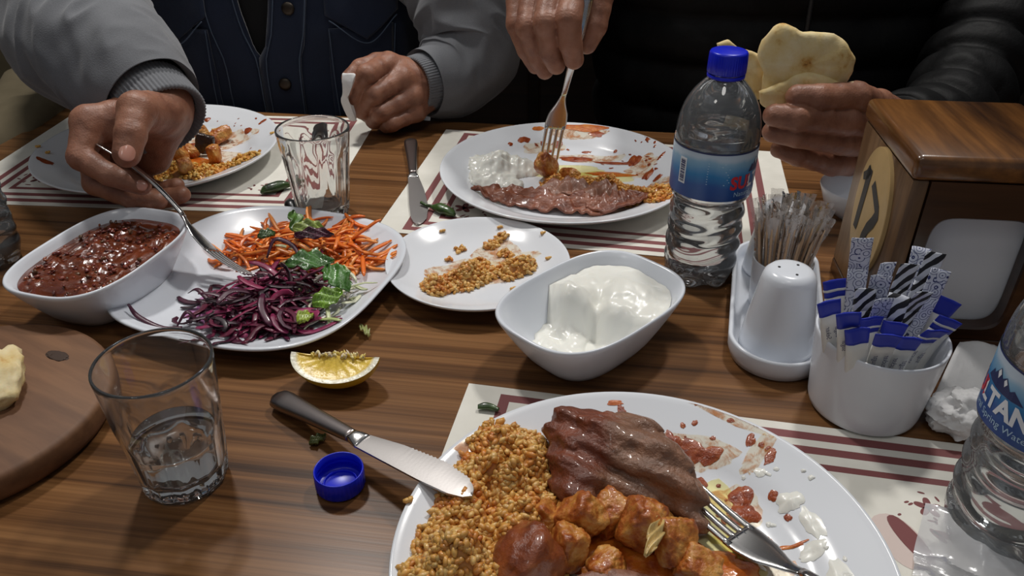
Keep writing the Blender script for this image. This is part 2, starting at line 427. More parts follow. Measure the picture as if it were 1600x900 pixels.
def glass_mat(name, ior=1.45, tint=(1, 1, 1), rough=0.0, haze=0.0):
    g = NT(name); g.t.nodes.remove(g.b)
    b = g.n('ShaderNodeBsdfGlass'); b.inputs['IOR'].default_value = ior; b.inputs['Color'].default_value = tint + (1,); b.inputs['Roughness'].default_value = rough
    df = g.n('ShaderNodeBsdfDiffuse'); df.inputs[0].default_value = (0.8, 0.82, 0.84, 1); mx = g.n('ShaderNodeMixShader'); mx.inputs[0].default_value = haze
    g.l(b, 0, mx, 1); g.l(df, 0, mx, 2); g.l(mx, 0, g.out, 0); return g.m
def film_mat(name, tint=(1, 1, 1), fres=1.45, gloss=0.05, haze=0.0, hazecol=(0.8, 0.8, 0.8), gain=1.0, bump=0.0, bscale=80):
    """a single thin clear wall: most light passes, the rest reflects"""
    g = NT(name); g.t.nodes.remove(g.b)
    tr = g.n('ShaderNodeBsdfTransparent'); tr.inputs[0].default_value = tint + (1,)
    gl = g.n('ShaderNodeBsdfGlossy'); gl.inputs['Roughness'].default_value = gloss
    fr = g.n('ShaderNodeFresnel'); fr.inputs['IOR'].default_value = fres
    ma = g.n('ShaderNodeMath', operation='MULTIPLY'); ma.inputs[1].default_value = gain; ma.use_clamp = True
    mx = g.n('ShaderNodeMixShader'); g.l(fr, 0, ma, 0); g.l(ma, 0, mx, 0)
    if haze:
        df = g.n('ShaderNodeBsdfDiffuse'); df.inputs[0].default_value = hazecol + (1,)
        m2 = g.n('ShaderNodeMixShader'); m2.inputs[0].default_value = haze
        g.l(tr, 0, m2, 1); g.l(df, 0, m2, 2); g.l(m2, 0, mx, 1)
    else: g.l(tr, 0, mx, 1)
    g.l(gl, 0, mx, 2)
    if bump:
        mp = g.coord(); nz = g.noise(mp, bscale, 3); b = g.n('ShaderNodeBump'); b.inputs['Strength'].default_value = bump; b.inputs['Distance'].default_value = 0.002
        g.l(nz, 0, b, 'Height'); g.l(b, 0, gl, 'Normal'); g.l(b, 0, fr, 'Normal')
    g.l(mx, 0, g.out, 0); return g.m
M['glass'] = glass_mat('tumbler_glass', 1.48, (0.985, 0.99, 0.99), haze=0.045)
M['water'] = glass_mat('water', 1.33, (0.985, 0.99, 0.99))
M['pet'] = film_mat('pet_wall', (0.93, 0.94, 0.95), 1.5, 0.05, haze=0.13, hazecol=(0.75, 0.79, 0.82), gain=1.6)
M['cellophane'] = film_mat('cellophane', (0.95, 0.94, 0.93), 1.5, 0.12, haze=0.30, hazecol=(0.84, 0.80, 0.78), gain=1.6, bump=0.6, bscale=160)
M['wrap'] = film_mat('clear_wrap', (0.93, 0.93, 0.94), 1.5, 0.15, haze=0.62, hazecol=(0.86, 0.86, 0.88), gain=0.6, bump=0.5, bscale=70)

# ------------------------------------------------------------------ the setting
YAW = math.radians(-8)
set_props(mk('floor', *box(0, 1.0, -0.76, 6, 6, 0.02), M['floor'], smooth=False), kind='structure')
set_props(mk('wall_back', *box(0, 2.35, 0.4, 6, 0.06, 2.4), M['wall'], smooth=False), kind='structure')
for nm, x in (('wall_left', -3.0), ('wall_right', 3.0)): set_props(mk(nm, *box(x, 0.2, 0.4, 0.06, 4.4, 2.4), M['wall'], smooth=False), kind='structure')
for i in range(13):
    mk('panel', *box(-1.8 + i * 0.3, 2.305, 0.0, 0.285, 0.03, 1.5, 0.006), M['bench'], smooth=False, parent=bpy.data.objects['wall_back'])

tb = empty('dining_table', (-0.607, 1.08, -0.75), YAW, 'walnut wood laminate dining table carrying the whole meal', 'table')
V, F = box(0.85, -0.62, 0.735, 1.70, 1.24, 0.03, 0.004, 3); mk('table_top', V, F, M['table'], tb, sharp=40)
for x in (0.08, 1.62):
    for y in (-0.1, -1.15):
        mk('leg', *box(x, y, 0.36, 0.06, 0.06, 0.72, 0.004), M['bench'], tb, smooth=False)
for y in (-0.06, -1.19): mk('apron', *box(0.85, y, 0.68, 1.5, 0.02, 0.08), M['bench'], tb, smooth=False)

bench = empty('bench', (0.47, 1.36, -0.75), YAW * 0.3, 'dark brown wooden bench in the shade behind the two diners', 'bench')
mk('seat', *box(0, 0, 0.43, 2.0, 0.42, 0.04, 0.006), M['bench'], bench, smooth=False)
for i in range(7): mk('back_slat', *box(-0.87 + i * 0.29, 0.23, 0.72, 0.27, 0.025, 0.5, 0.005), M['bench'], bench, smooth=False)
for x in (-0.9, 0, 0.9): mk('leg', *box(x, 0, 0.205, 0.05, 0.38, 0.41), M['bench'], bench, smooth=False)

# beige draped seat beyond the left end of the table
g = NT('beige_cloth'); g.set(Roughness=0.9); mp = g.coord(); nz = g.noise(mp, 9, 4)
r = g.ramp(nz, 0, [(0.35, lin(100, 90, 68)), (0.65, lin(122, 110, 86))]); g.l(r, 0, g.b, 'Base Color'); nb = g.noise(mp, 600, 2); g.bump(nb, 0, 0.2, 0.0005)
M['beige'] = g.m
ch = empty('armchair', (-0.865, 1.20, -0.75), 0.06, 'beige cloth covered armchair beyond the left end of the table', 'armchair')
def cloth_block(cx, cy, cz, sx, sy, sz, seed, amp=0.012):
    bm = bmesh.new(); bmesh.ops.create_cube(bm, size=1.0); bmesh.ops.subdivide_edges(bm, edges=bm.edges[:], cuts=20, use_grid_fill=True); bm.verts.index_update()
    V = np.array([v.co[:] for v in bm.verts]); F = [[v.index for v in f.verts] for f in bm.faces]; bm.free()
    q = np.abs(V * 2) ** 8; V = V / (q.sum(1) ** (1 / 8))[:, None] * np.clip(np.abs(V * 2).max(1), 0, 1)[:, None]
    V = V * np.array([sx, sy, sz])
    d = vnoise(V * np.array([1, 1, 0.35]), 16, seed, 2) * amp
    n = V / (np.linalg.norm(V, axis=1)[:, None] + 1e-9); return V + n * d[:, None] + np.array([cx, cy, cz]), F
mk('seat_cushion', *cloth_block(0, -0.16, 0.34, 0.40, 0.46, 0.24, 3), M['beige'], ch)
mk('backrest', *cloth_block(0, 0.10, 0.62, 0.42, 0.16, 0.60, 5, 0.02), M['beige'], ch)
for s in (-1, 1): mk('armrest', *cloth_block(0.19 * s, -0.06, 0.52, 0.12, 0.44, 0.50, 7 + s, 0.022), M['beige'], ch)
for sx in (-0.17, 0.17):
    for sy in (-0.34, 0.12): mk('leg', *box(sx, sy, 0.115, 0.05, 0.05, 0.23, 0.004), M['bench'], ch, smooth=False)

# ------------------------------------------------------------------ placemats
MW, MD = 0.41, 0.28
def mat_material():
    g = NT('printed_paper'); g.set(Roughness=0.7); c = g.n('ShaderNodeTexCoord'); sp = g.n('ShaderNodeSeparateXYZ'); g.l(c, 'Object', sp, 0)
    def math_(op, a, b=None):
        m = g.n('ShaderNodeMath', operation=op)
        for i, v in enumerate((a, b)):
            if v is None: continue
            if isinstance(v, (int, float)): m.inputs[i].default_value = v
            else: g.t.links.new(v, m.inputs[i])
        return m.outputs[0]
    ax = math_('SUBTRACT', MW / 2 - 0.018, math_('ABSOLUTE', sp.outputs[0])); ay = math_('SUBTRACT', MD / 2, math_('ABSOLUTE', sp.outputs[1]))
    d = math_('MINIMUM', ax, ay); mask = None
    for a, b in ((0.0075, 0.0150), (0.0215, 0.0285), (0.0370, 0.0425)):
        s = math_('MULTIPLY', math_('GREATER_THAN', d, a), math_('LESS_THAN', d, b)); mask = s if mask is None else math_('ADD', mask, s)
    mp = g.coord(); nz = g.noise(mp, 40, 3); r = g.ramp(nz, 0, [(0.3, lin(222, 219, 208)), (0.7, lin(232, 229, 219))])
    mx = g.n('ShaderNodeMixRGB'); g.t.links.new(mask, mx.inputs[0]); g.l(r, 0, mx, 1); mx.inputs[2].default_value = lin(128, 72, 72) + (1,)
    g.l(mx, 0, g.b, 'Base Color'); return g.m
M['placemat'] = mat_material()
def petal(cx, cy, ang, L, W, z=0.0007, n=10):
    t = np.linspace(0, PI, n); x = (1 - np.cos(t)) / 2 * L; w = np.sin(t) ** 0.8 * W / 2
    P = np.r_[np.c_[x, w], np.c_[x[::-1][1:-1], -w[::-1][1:-1]]]; c, s = math.cos(ang), math.sin(ang)
    Q = np.c_[cx + P[:, 0] * c - P[:, 1] * s, cy + P[:, 0] * s + P[:, 1] * c, np.full(len(P), z)]
    return Q, [list(range(len(Q)))]
def make_mat(loc, deg, label, flowers):
    o = empty('placemat', (loc[0], loc[1], 0), math.radians(deg), label, 'placemat', 'printed paper placemats on the table')
    mk('sheet', *box(0, 0, 0.0004, MW, MD, 0.0005), M['placemat'], o, smooth=False)
    rnd = random.Random(int(loc[0] * 1000))
    for (fx, fy, sc) in flowers:
        parts = []
        for k in range(5): parts.append(petal(fx, fy, k * 2 * PI / 5 + 0.3, 0.011 * sc, 0.006 * sc))
        for k in range(12):
            a = rnd.uniform(0, 2 * PI); rr = rnd.uniform(0.014, 0.030) * sc
            parts.append(petal(fx + rr * math.cos(a), fy + rr * math.sin(a) * 0.6, rnd.uniform(0, 6), rnd.uniform(0.003, 0.008) * sc, 0.0022 * sc))
        V, F, _ = cat_mesh(parts); set_props(mk('printed_flower', V, F, M['burgundy'], o, smooth=False), kind='stuff')
    return o
make_mat((-0.391, 0.887, 0), -4.0, 'cream paper placemat with burgundy stripes under the far left plate', [(0.13, 0.075, 1.0), (0.135, -0.075, 1.0), (-0.13, -0.075, 1)])
make_mat((0.092, 0.798, 0), -10.5, 'cream striped placemat under the plate of sliced meat and yogurt', [(-0.13, -0.075, 1.0), (0.13, 0.075, 1)])
m3 = make_mat((0.143, 0.283, 0), -11.0, 'cream striped placemat under the large plate nearest the camera', [(0.096, 0.077, 0.75), (-0.14, 0.06, 0.7)])
# two-tone printed tulip beside the flowers of the near mat
tul = [petal(0.066, 0.066, -1.15, 0.042, 0.026, 0.0008, 14)]
V, F, _ = cat_mesh(tul); mk('printed_tulip', V, F, pmat('pale_print', (214, 196, 188), 0.7), m3, smooth=False)
V, F, _ = cat_mesh([petal(0.0715, 0.066, -1.10, 0.038, 0.012, 0.0010, 12), petal(0.094, 0.058, -0.3, 0.016, 0.005, 0.0009), petal(0.100, 0.050, 2.2, 0.012, 0.0035, 0.0009)]); mk('printed_tulip_half', V, F, M['burgundy'], m3, smooth=False)

# ------------------------------------------------------------------ plates and dishes
PROF = [(0, .0042), (.30, .0042), (.60, .0043), (.68, .0050), (.735, .0085), (.775, .0125), (.83, .0150), (.90, .0183), (.96, .0216), (.985, .0229), (.997, .0231), (1.0, .0222), (.99, .0205), (.95, .0175), (.80, .0085), (.70, .0030), (.665, .0003), (.64, .0002), (.62, .0016), (.3, .0020), (0, .0020)]
RB = 0.134
def zt(r):
    return float(np.interp(r / RB, [p[0] for p in PROF[:10]], [p[1] for p in PROF[:10]]))
ZP = 0.0008
def big_plate(loc, label):
    V, F = lathe([(r * RB, z) for r, z in PROF], 128)
    o = mk('dinner_plate', V, F, M['porcelain'], loc=(loc[0], loc[1], ZP)); return set_props(o, label, 'plate', 'large white dinner plates')
C1, C2, C3 = (-0.406, 0.868), (0.056, 0.803), (0.069, 0.288)
big_plate(C1, 'large white plate with leftover rice and stew at the far left')
big_plate(C2, 'large white plate with sliced meat and yogurt in the middle of the table')
big_plate(C3, 'large white plate of bulgur and meat nearest the camera')
CS = (-0.030, 0.612)
RSM = 0.081
sprof = [(0, .004), (.5, .004), (.66, .0052), (.80, .0095), (.92, .0145), (.98, .0172), (1.0, .0178), (1.006, .0170), (.99, .0150), (.85, .0080), (.7, .0030), (.62, .0003), (.6, .0002), (.58, .0015), (0, .0018)]
V, F = lathe([(r * RSM, z) for r, z in sprof], 96)
set_props(mk('side_plate', V, F, M['porcelain'], loc=(CS[0], CS[1], 0.0002)), 'small round white plate holding leftover bulgur clumps', 'plate')

def sq_dish(name, loc, deg, a, b, n_exp, prof, mat, label, cat, group=None, n=96):
    rings = [sring(a * s if s > 1e-6 else 1e-5, b * s if s > 1e-6 else 1e-5, n_exp if s > 0.3 else 2.2, n, z) for s, z in prof]
    V, F = loft(rings, True, True)
    F = F[:-2] + [F[-2], F[-1]]
    o = mk(name, V, [f[::-1] for f in F], mat, loc=(loc[0], loc[1], 0.0002)); o.rotation_euler = (0, 0, math.radians(deg))
    return set_props(o, label, cat, group)
salprof = [(0.0, .0042), (.35, .0042), (.62, .0046), (.74, .0075), (.86, .0125), (.955, .0185), (.985, .0202), (1.0, .0200), (1.005, .0188), (.985, .0165), (.86, .0095), (.70, .0030), (.60, .0002), (.57, .0002), (.55, .0016), (0.0, .0020)]
CSAL = (-0.214, 0.594)
sq_dish('salad_plate', CSAL, -18, 0.112, 0.112, 3.0, salprof, M['porcelain2'], 'rounded square white plate of shredded carrot and red cabbage salad', 'plate')
dprof = [(0.0, .0060), (.35, .0060), (.52, .0070), (.62, .0110), (.72, .0200), (.83, .0320), (.92, .0420), (.955, .0455), (.975, .0465), (.992, .0462), (1.0, .0450), (.985, .0420), (.90, .0310), (.80, .0190), (.70, .0080), (.62, .0012), (.59, .0), (.56, .0), (.54, .002), (0.0, .0028)]
CY, CZ = (0.0605, 0.5055), (-0.341, 0.580)
sq_dish('yogurt_dish', CY, 44, 0.076, 0.052, 3.0, dprof, M['porcelain2'], 'deep white boat shaped dish filled with thick white yogurt', 'dish', 'deep white oblong dishes')
sq_dish('salsa_dish', CZ, 74, 0.076, 0.052, 3.0, dprof, M['porcelain2'], 'deep white boat shaped dish filled with red pepper paste salsa', 'dish', 'deep white oblong dishes')

# round wooden serving board at the left edge
BR_, BC = 0.094, (-0.370, 0.414)
bp = [(0, .002), (.90, .0), (.97, .002), (1.0, .007), (1.0, .0175), (.985, .0205), (.955, .0215), (0, .0215)]
V, F = lathe([(r * BR_, z) for r, z in bp], 96); F = [f[::-1] for f in F]
bd = set_props(mk('serving_board', V, F, M['board'], loc=(BC[0], BC[1], 0.0002)), 'round worn wooden serving board at the left edge of the table', 'board')
bd.rotation_euler = (0, 0, -0.5)
V, F = blob(0.011, 0.0045, 0.0003, 0.5, 2, 4, 4); mk('knot', V, F, pmat('burn_mark', (62, 43, 31), 0.7), bd, loc=(0.012, 0.064, 0.0215))

# ------------------------------------------------------------------ tumblers
def tumbler(loc, H, Rt, Rb, label, rot, flute, water=None, group='clear drinking glasses'):
    e = empty('drinking_glass', (loc[0], loc[1], 0.0006), rot, label, 'glass', group)
    nf = 12
    out = [(0, 0.0), (Rb * 0.86, 0.0), (Rb * 0.97, 0.0012)]
    for i in range(1, 30):
        t = i / 29; out.append((Rb + (Rt - Rb) * t ** 0.9, 0.0025 + (H - 0.0035) * t))
    rim = [(Rt - 0.0006, H), (Rt - 0.0017, H - 0.0002)]
    inn = []
    zb = 0.012
    for i in range(24, -1, -1):
        t = i / 24; z = zb + (H - 0.002 - zb) * t; inn.append((Rb + (Rt - Rb) * ((z - 0.0025) / (H - 0.0035)) ** 0.9 - 0.0015 - 0.0010 * (1 - t), z))
    inn += [(Rb * 0.62, zb - 0.0012), (0, zb - 0.0018)]
    prof = out + rim + inn; no = len(out)
    def mod(th, i, rr, zz):
        z = zz[0]
        if i < no:
            w = np.clip(1 - (z / H - flute) / 0.12, 0, 1) * np.clip(z / 0.004, 0, 1)
            rr = rr - w * 0.0017 * np.abs(np.cos(th * nf / 2)) ** 1.5
        elif i > no + 1:
            w = np.clip(1 - (z / H - flute) / 0.12, 0, 1)
            rr = rr - w * 0.0006 * np.abs(np.cos(th * nf / 2))
        return rr, zz
    V, F = lathe(prof, 96, mod)
    mk('glass_wall', V, F, M['glass'], e)
    # star-cut ring in the thick base
    rp = []
    for k in range(24):
        a = k * 2 * PI / 24; V1, F1 = blob(0.0016, 0.0016, 0.0012, 0.1, 2, k, 1); rp.append((V1 + np.array([Rb * 0.78 * math.cos(a), Rb * 0.78 * math.sin(a), 0.005]), F1))
    V, F, _ = cat_mesh(rp); mk('cut_ring', V, F, M['water'], e)
    if water:
        wp = [(0, zb - 0.0012), (Rb * 0.60, zb - 0.0006)]
        for i in range(0, 25):
            t = i / 24; z = zb + (water - zb) * t; wp.append((Rb + (Rt - Rb) * ((z - 0.0025) / (H - 0.0035)) ** 0.9 - 0.0035, z))
        wp.append((0, water)); V, F = lathe(wp, 96); mk('water', V, F, M['water'], e)
    return e
tumbler((-0.206, 0.366), 0.092, 0.0335, 0.0262, 'clear tumbler half full of water beside the round wooden board', 0.1, 0.45, water=0.036)
tumbler((-0.193, 0.737), 0.092, 0.0355, 0.0262, 'empty fluted clear tumbler behind the carrot salad', 0.3, 0.72)

# ------------------------------------------------------------------ water bottles
g = NT('bottle_label'); g.set(Roughness=0.35); c = g.n('ShaderNodeTexCoord'); sp = g.n('ShaderNodeSeparateXYZ'); g.l(c, 'Object', sp, 0)
mr = g.n('ShaderNodeMapRange'); mr.inputs[1].default_value = 0.086; mr.inputs[2].default_value = 0.130; g.l(sp, 2, mr, 0)
mp = g.coord((30, 30, 8)); nz = g.noise(mp, 1.0, 3); ad = g.n('ShaderNodeMath', operation='MULTIPLY_ADD'); g.l(nz, 0, ad, 0); ad.inputs[1].default_value = 0.3; g.l(mr, 0, ad, 2)
r = g.ramp(ad, 0, [(0.15, lin(12, 60, 130)), (0.48, lin(20, 78, 150)), (0.68, lin(20, 120, 180)), (0.92, lin(132, 176, 206)), (1.0, lin(186, 204, 220))]); g.l(r, 0, g.b, 'Base Color'); M['label'] = g.m
M['label_line'] = pmat('label_navy', (20, 40, 92), 0.4); M['red_ink'] = pmat('red_ink', (206, 30, 44), 0.4); M['white_ink'] = pmat('white_ink', (222, 228, 234), 0.4); M['pale_ink'] = pmat('pale_ink', (170, 200, 222), 0.4)
BPR = [(0, .004), (.010, .0035), (.020, .001), (.0255, .0005), (.0292, .004), (.0305, .010), (.0312, .020), (.0302, .026), (.0306, .030), (.0312, .038), (.0300, .044), (.0304, .048), (.0312, .056), (.0302, .062), (.0306, .066), (.0308, .072), (.0290, .0775), (.0296, .080), (.0325, .084), (.0334, .0875), (.0335, .100), (.0335, .128), (.0337, .131), (.0335, .137), (.0322, .147), (.0290, .158), (.0235, .168), (.0170, .1755), (.0140, .1785), (.0131, .181), (.0129, .190)]
BPRd = crom(np.array(BPR), 150)
def br(z):
    k = np.argsort(BPRd[12:, 1]); return float(np.interp(z, BPRd[12:, 1][k], BPRd[12:, 0][k]))
def on_cyl(V, R, a0, z0):
    a = a0 + V[:, 0] / R; return np.c_[R * np.sin(a), -R * np.cos(a), z0 + V[:, 1]]
def bottle(loc, label, spin, cap=True, level=0.138):
    """spin: angle (about z) of the middle of the word, 0 faces -y"""
    e = empty('water_bottle', (loc[0], loc[1], 0.0004), 0, label, 'bottle', 'half litre plastic water bottles')
    def mod(th, i, rr, zz):
        z = zz[0]; r = rr[0]
        if z < 0.016 and r > 0.008:
            w = np.clip((0.016 - z) / 0.016, 0, 1) * np.clip((r - 0.008) / 0.012, 0, 1)
            rr = rr - w * 0.0030 * (0.5 - 0.5 * np.cos(th * 6)); zz = zz + w * 0.0030 * (0.5 - 0.5 * np.cos(th * 6))
        elif z < 0.080:
            rr = rr + 0.0007 * np.sin((z * 420) + 2.2 * np.sin(2 * th)) * np.clip((z - 0.016) / 0.01, 0, 1)
        return rr, zz
    V, F = lathe([tuple(p) for p in BPRd], 96, mod); mk('bottle_wall', V, F, M['pet'], e)
    k = [i for i, p in enumerate(BPRd) if p[1] < level or i < 20]
    wp = [(max(p[0] - 0.0006, 0), p[1] + (0.0006 if i < 30 else 0)) for i, p in enumerate(BPRd) if i in k]; wp[0] = (0, wp[0][1]); wp += [(br(level) - 0.0006, level), (0, level)]
    V, F = lathe(wp, 96, mod); mk('water', V, F, M['water'], e)
    # label sleeve and its print
    R = 0.0339; ths = np.linspace(0, 2 * PI, 97)[:-1]
    rings = [np.c_[R * np.cos(ths), R * np.sin(ths), np.full(96, z)] for z in (0.0880, 0.1285)]
    V, F = loft(rings, False, False); lb = mk('paper_label', V, F, M['label'], e)
    V, F = loft([np.c_[(R + .0001) * np.cos(ths), (R + .0001) * np.sin(ths), np.full(96, z)] for z in (0.1275, 0.1287)], False, False); mk('label_border', V, F, M['label_line'], lb)
    w = spin; R2 = R + 0.0002
    T, Fc = text_mesh('SULTAN', 0.0150, 0.0006, 1.02); x0, x1 = T[:, 0].min(), T[:, 0].max()
    T[:, 0] *= 0.052 / (x1 - x0); cut = -0.026 + 0.052 * 0.345
    red = [f for f in Fc if T[f, 0].mean() < cut]; wh = [f for f in Fc if T[f, 0].mean() >= cut]
    P = on_cyl(T, R2, w, 0.1030); mk('red_lettering', P, red, M['red_ink'], lb, smooth=False); mk('white_lettering', P, wh, M['white_ink'], lb, smooth=False)
    T, Fc = text_mesh('Natural Spring Water', 0.0058, 0.0, 1.0); mk('small_lettering', on_cyl(T, R2, w + 0.10, 0.0935), Fc, M['pale_ink'], lb, smooth=False)
    T, Fc = text_mesh('0.5 L', 0.0066, 0.00008, 1.0); mk('volume_lettering', on_cyl(T, R2, w + 1.12, 0.0945), Fc, M['white_ink'], lb, smooth=False)
    # mountain emblem
    pk = [(-.016, 0), (-.012, .006), (-.0105, .0045), (-.006, .0105), (-.003, .006), (0.0, .0085), (.004, .003), (.0065, .005), (.013, 0)]
    pv = [(x, y, 0) for x, y in pk]; pv2 = [(x, y * 0.0 - 0.0012 * (1 - (x / .016) ** 2), 0) for x, y in pk]
    A = np.array(pv + pv2); n = len(pk); mk('mountain_emblem', on_cyl(A, R2, w + 0.18, 0.1115), [[i, i + 1, n + i + 1, n + i] for i in range(n - 1)], M['label_line'], lb, smooth=False)
    A = np.array([(-.0075, .0075, 0), (-.006, .0100, 0), (-.0045, .0075, 0), (-.006, .004, 0), (-.0012, .006, 0), (0, .0078, 0), (.0015, .0055, 0), (0, .003, 0)]); mk('snow_cap', on_cyl(A, R2 + .0001, w + 0.18, 0.1115), [[0, 1, 2, 3], [4, 5, 6, 7]], M['white_ink'], lb, smooth=False)
    # bar code and fact panel
    bw = w - math.radians(114); q = np.array([(-.0035, -.011, 0), (.0035, -.011, 0), (.0035, .011, 0), (-.0035, .011, 0)]); mk('bar_code', on_cyl(q, R2, bw, 0.1095), [[0, 1, 2, 3]], M['white_ink'], lb, smooth=False)
    rnd = random.Random(3); ps = []; y = -.0095
    while y < .0095:
        h = rnd.choice((.0004, .0007, .0011)); ps.append((np.array([(-.0024, y, 0), (.0024, y, 0), (.0024, y + h, 0), (-.0024, y + h, 0)]), [[0, 1, 2, 3]])); y += h + rnd.choice((.0004, .0008))
    V, F, _ = cat_mesh(ps); mk('bar_code_line', on_cyl(V, R2 + .0001, bw, 0.1095), F, M['label_line'], lb, smooth=False)
    ps = []
    for j in range(9):
        L = rnd.uniform(.006, .0095); ps.append((np.array([(-.0095, .012 - j * .0022, 0), (-.0095 + 2 * L, .012 - j * .0022, 0), (-.0095 + 2 * L, .0126 - j * .0022, 0), (-.0095, .0126 - j * .0022, 0)]), [[0, 1, 2, 3]]))
    V, F, _ = cat_mesh(ps); mk('fact_line', on_cyl(V, R2, bw + 0.92, 0.1080), F, M['pale_ink'], lb, smooth=False)
    if cap:
        cp = [(0, .2000), (.0128, .2000), (.0140, .1994), (.0147, .1980), (.0148, .1900), (.0148, .1838), (.0142, .1832), (.0136, .1832)]
        def cm(th, i, rr, zz): return (rr + (0.0002 * np.sign(np.sin(th * 48)) if i in (4, 5) else 0), zz)
        V, F = lathe(cp, 192, cm); mk('screw_cap', V, F, M['blue_cap'], e)
    # tamper ring and neck flange
    V, F = lathe([(.0135, .1795), (.0146, .1800), (.0146, .1822), (.0135, .1825)], 64); mk('neck_ring', V, F, M['pet'] if not cap else M['blue_cap'], e)
    return e
bottle((0.166, 0.614), 'capped blue labelled water bottle standing between the plates and the condiment tray', math.radians(56))
bottle((0.281, 0.318), 'water bottle with large letters at the right edge beside the napkins', math.radians(-94), cap=False, level=0.145)
bottle((-0.481, 0.636), 'water bottle cut off by the left edge of the picture', math.radians(150), level=0.045)
# ------------------------------------------------------------------ cutlery
M['blade'] = pmat('brushed_blade', (176, 172, 170), 0.42, metal=1.0, bump=0.1, bscale=700, bdist=0.0002)
def strip(xs, ws, zs, ts, n=10):
    rings = []
    for x, w, z, t in zip(xs, ws, zs, ts):
        r = sring(w / 2, t / 2, 3.0, n); rings.append(np.c_[np.full(n, x), r[:, 0], r[:, 1] + z])
    return loft(rings)
def fork(label, tip, end, up, L=0.19, head_mat=None):
    e = empty('fork', label=label, cat='fork', group='stainless steel forks')
    zc = lambda x: 0.010 * math.sin(min(max((x - 0.0) / 0.085, 0), 1) * PI) * -0.55 + (0.006 * math.sin(min(max((x - 0.075) / (L - 0.075), 0), 1) * PI) if x > 0.075 else 0)
    xs = np.linspace(0.082, L, 26); u = (xs - 0.082) / (L - 0.082)
    w = np.interp(u, [0, .15, .5, .85, .96, 1], [.0058, .0066, .0105, .0165, .0165, .009]); t = np.interp(u, [0, .3, 1], [.0038, .003, .0024])
    mk('handle', *strip(xs, w, [zc(x) for x in xs], t), M['steel'], e)
    xs = np.linspace(0.040, 0.084, 16); w = np.interp(xs, [.040, .048, .060, .070, .078, .084], [.0235, .0240, .0205, .0120, .0068, .0058])
    mk('head', *strip(xs, w, [zc(x) for x in xs], np.full(16, .0022)), M['steel'], e)
    for k in range(4):
        yo = (k - 1.5) * 0.0061; xs = np.linspace(0.0, 0.044, 10); w = np.interp(xs, [0, .004, .02, .044], [.0010, .0024, .0036, .0044])
        V, F = strip(xs, w, [zc(x) for x in xs], np.interp(xs, [0, .02, .044], [.0010, .0020, .0022]), 8); V[:, 1] += yo * np.interp(V[:, 0], [0, .044], [1.0, 1.0]); mk('tine', V, F, M['steel'], e)
    basis(e, tip, end, up); return e
fork('stainless fork held in the left hand diner\'s fingers over the salad plate', (-0.2237, 0.5868, 0.016), (-0.372, 0.676, 0.1015), (0.75, 0.25, 0.62))
fork('upright stainless fork held above the sliced meat plate', (0.0408, 0.834, 0.014), (0.071, 0.815, 0.1925), (0.15, -1, 0.1))
fork('stainless fork lying on the near plate beside the meat', (0.1035, 0.342, 0.016), (0.212, 0.186, 0.033), (0, 0, 1))

def knife(label, tip, end, up, L):
    e = empty('table_knife', label=label, cat='knife', group='stainless table knives')
    hb = L * 0.53
    xs = np.linspace(hb + 0.004, L, 24); u = (xs - xs[0]) / (xs[-1] - xs[0])
    mk('handle', *strip(xs, np.interp(u, [0, .1, .5, .85, .97, 1], [.0085, .0098, .0125, .0165, .0155, .008]), np.zeros(24), np.interp(u, [0, .5, .9, 1], [.0068, .0078, .0085, .005]), 16), M['steel_dull'], e)
    xs = np.linspace(hb - 0.006, hb + 0.005, 6)
    mk('bolster', *strip(xs, [.0125, .0125, .0115, .0105, .0095, .0088], np.zeros(6), [.0026, .004, .0055, .0065, .0068, .0068], 16), M['steel'], e)
    # blade: straight back (+y), curved edge (-y) with fine teeth
    xs = np.linspace(0.0, hb - 0.004, 64); u = xs / xs[-1]
    back = np.interp(u, [0, .05, .15, .4, 1], [-.0005, .0030, .0052, .0062, .0058]); edge = -np.interp(u, [0, .04, .12, .35, .7, 1], [.0005, .0060, .0105, .0132, .0108, .0062])
    edge = edge + 0.0004 * np.where(np.arange(64) % 2 == 0, 1, -1) * (u > 0.08) * (u < 0.62)
    V, F = [], []
    for i in range(64):
        b, d = back[i], edge[i]; V += [(xs[i], b, .0009), (xs[i], (b + d) / 2, .0011), (xs[i], d, 0.0001), (xs[i], d, -.0001), (xs[i], (b + d) / 2, -.0011), (xs[i], b, -.0009)]
    for i in range(63):
        for j in range(6): k = (j + 1) % 6; F.append([i * 6 + j, i * 6 + k, i * 6 + 6 + k, i * 6 + 6 + j])
    F += [[0, 1, 2, 3, 4, 5][::-1], [63 * 6 + j for j in range(6)]]
    mk('blade', V, F, M['blade'], e, sharp=30)
    basis(e, tip, end, up); return e
knife('table knife leaning on the near plate beside the lemon wedge', (-0.0225, 0.3193, 0.0315), (-0.1666, 0.4374, 0.0062), (0.1, -0.25, 1), 0.188)
knife('table knife lying on the far mat below the closed fist', (-0.0945, 0.706, 0.0022), (-0.124, 0.925, 0.0052), (0, 0, 1), 0.221)

# ------------------------------------------------------------------ loose bottle cap
e = empty('bottle_cap', (-0.107, 0.359, 0.0002), 0, 'blue plastic screw cap lying upturned beside the knife', 'bottle cap')
cp = [(0, 0), (.0135, 0), (.0145, .0006), (.0152, .002), (.0153, .008), (.0153, .0138), (.0149, .0142), (.0143, .0138), (.0142, .0105), (.0136, .0098), (.0142, .0090), (.0142, .0075), (.0136, .0068), (.0142, .0060), (.0141, .0022), (.0130, .0014), (0, .0014)]
V, F = lathe(cp, 144, lambda th, i, rr, zz: (rr + (0.00022 * np.sign(np.sin(th * 36)) if i in (3, 4) else 0), zz)); mk('cap_shell', V, F, M['blue_cap'], e)
V, F = lathe([(.0098, .0014), (.0098, .0034), (.0105, .0036), (.0108, .0014)], 72); mk('seal_ring', V, F, M['blue_cap'], e)

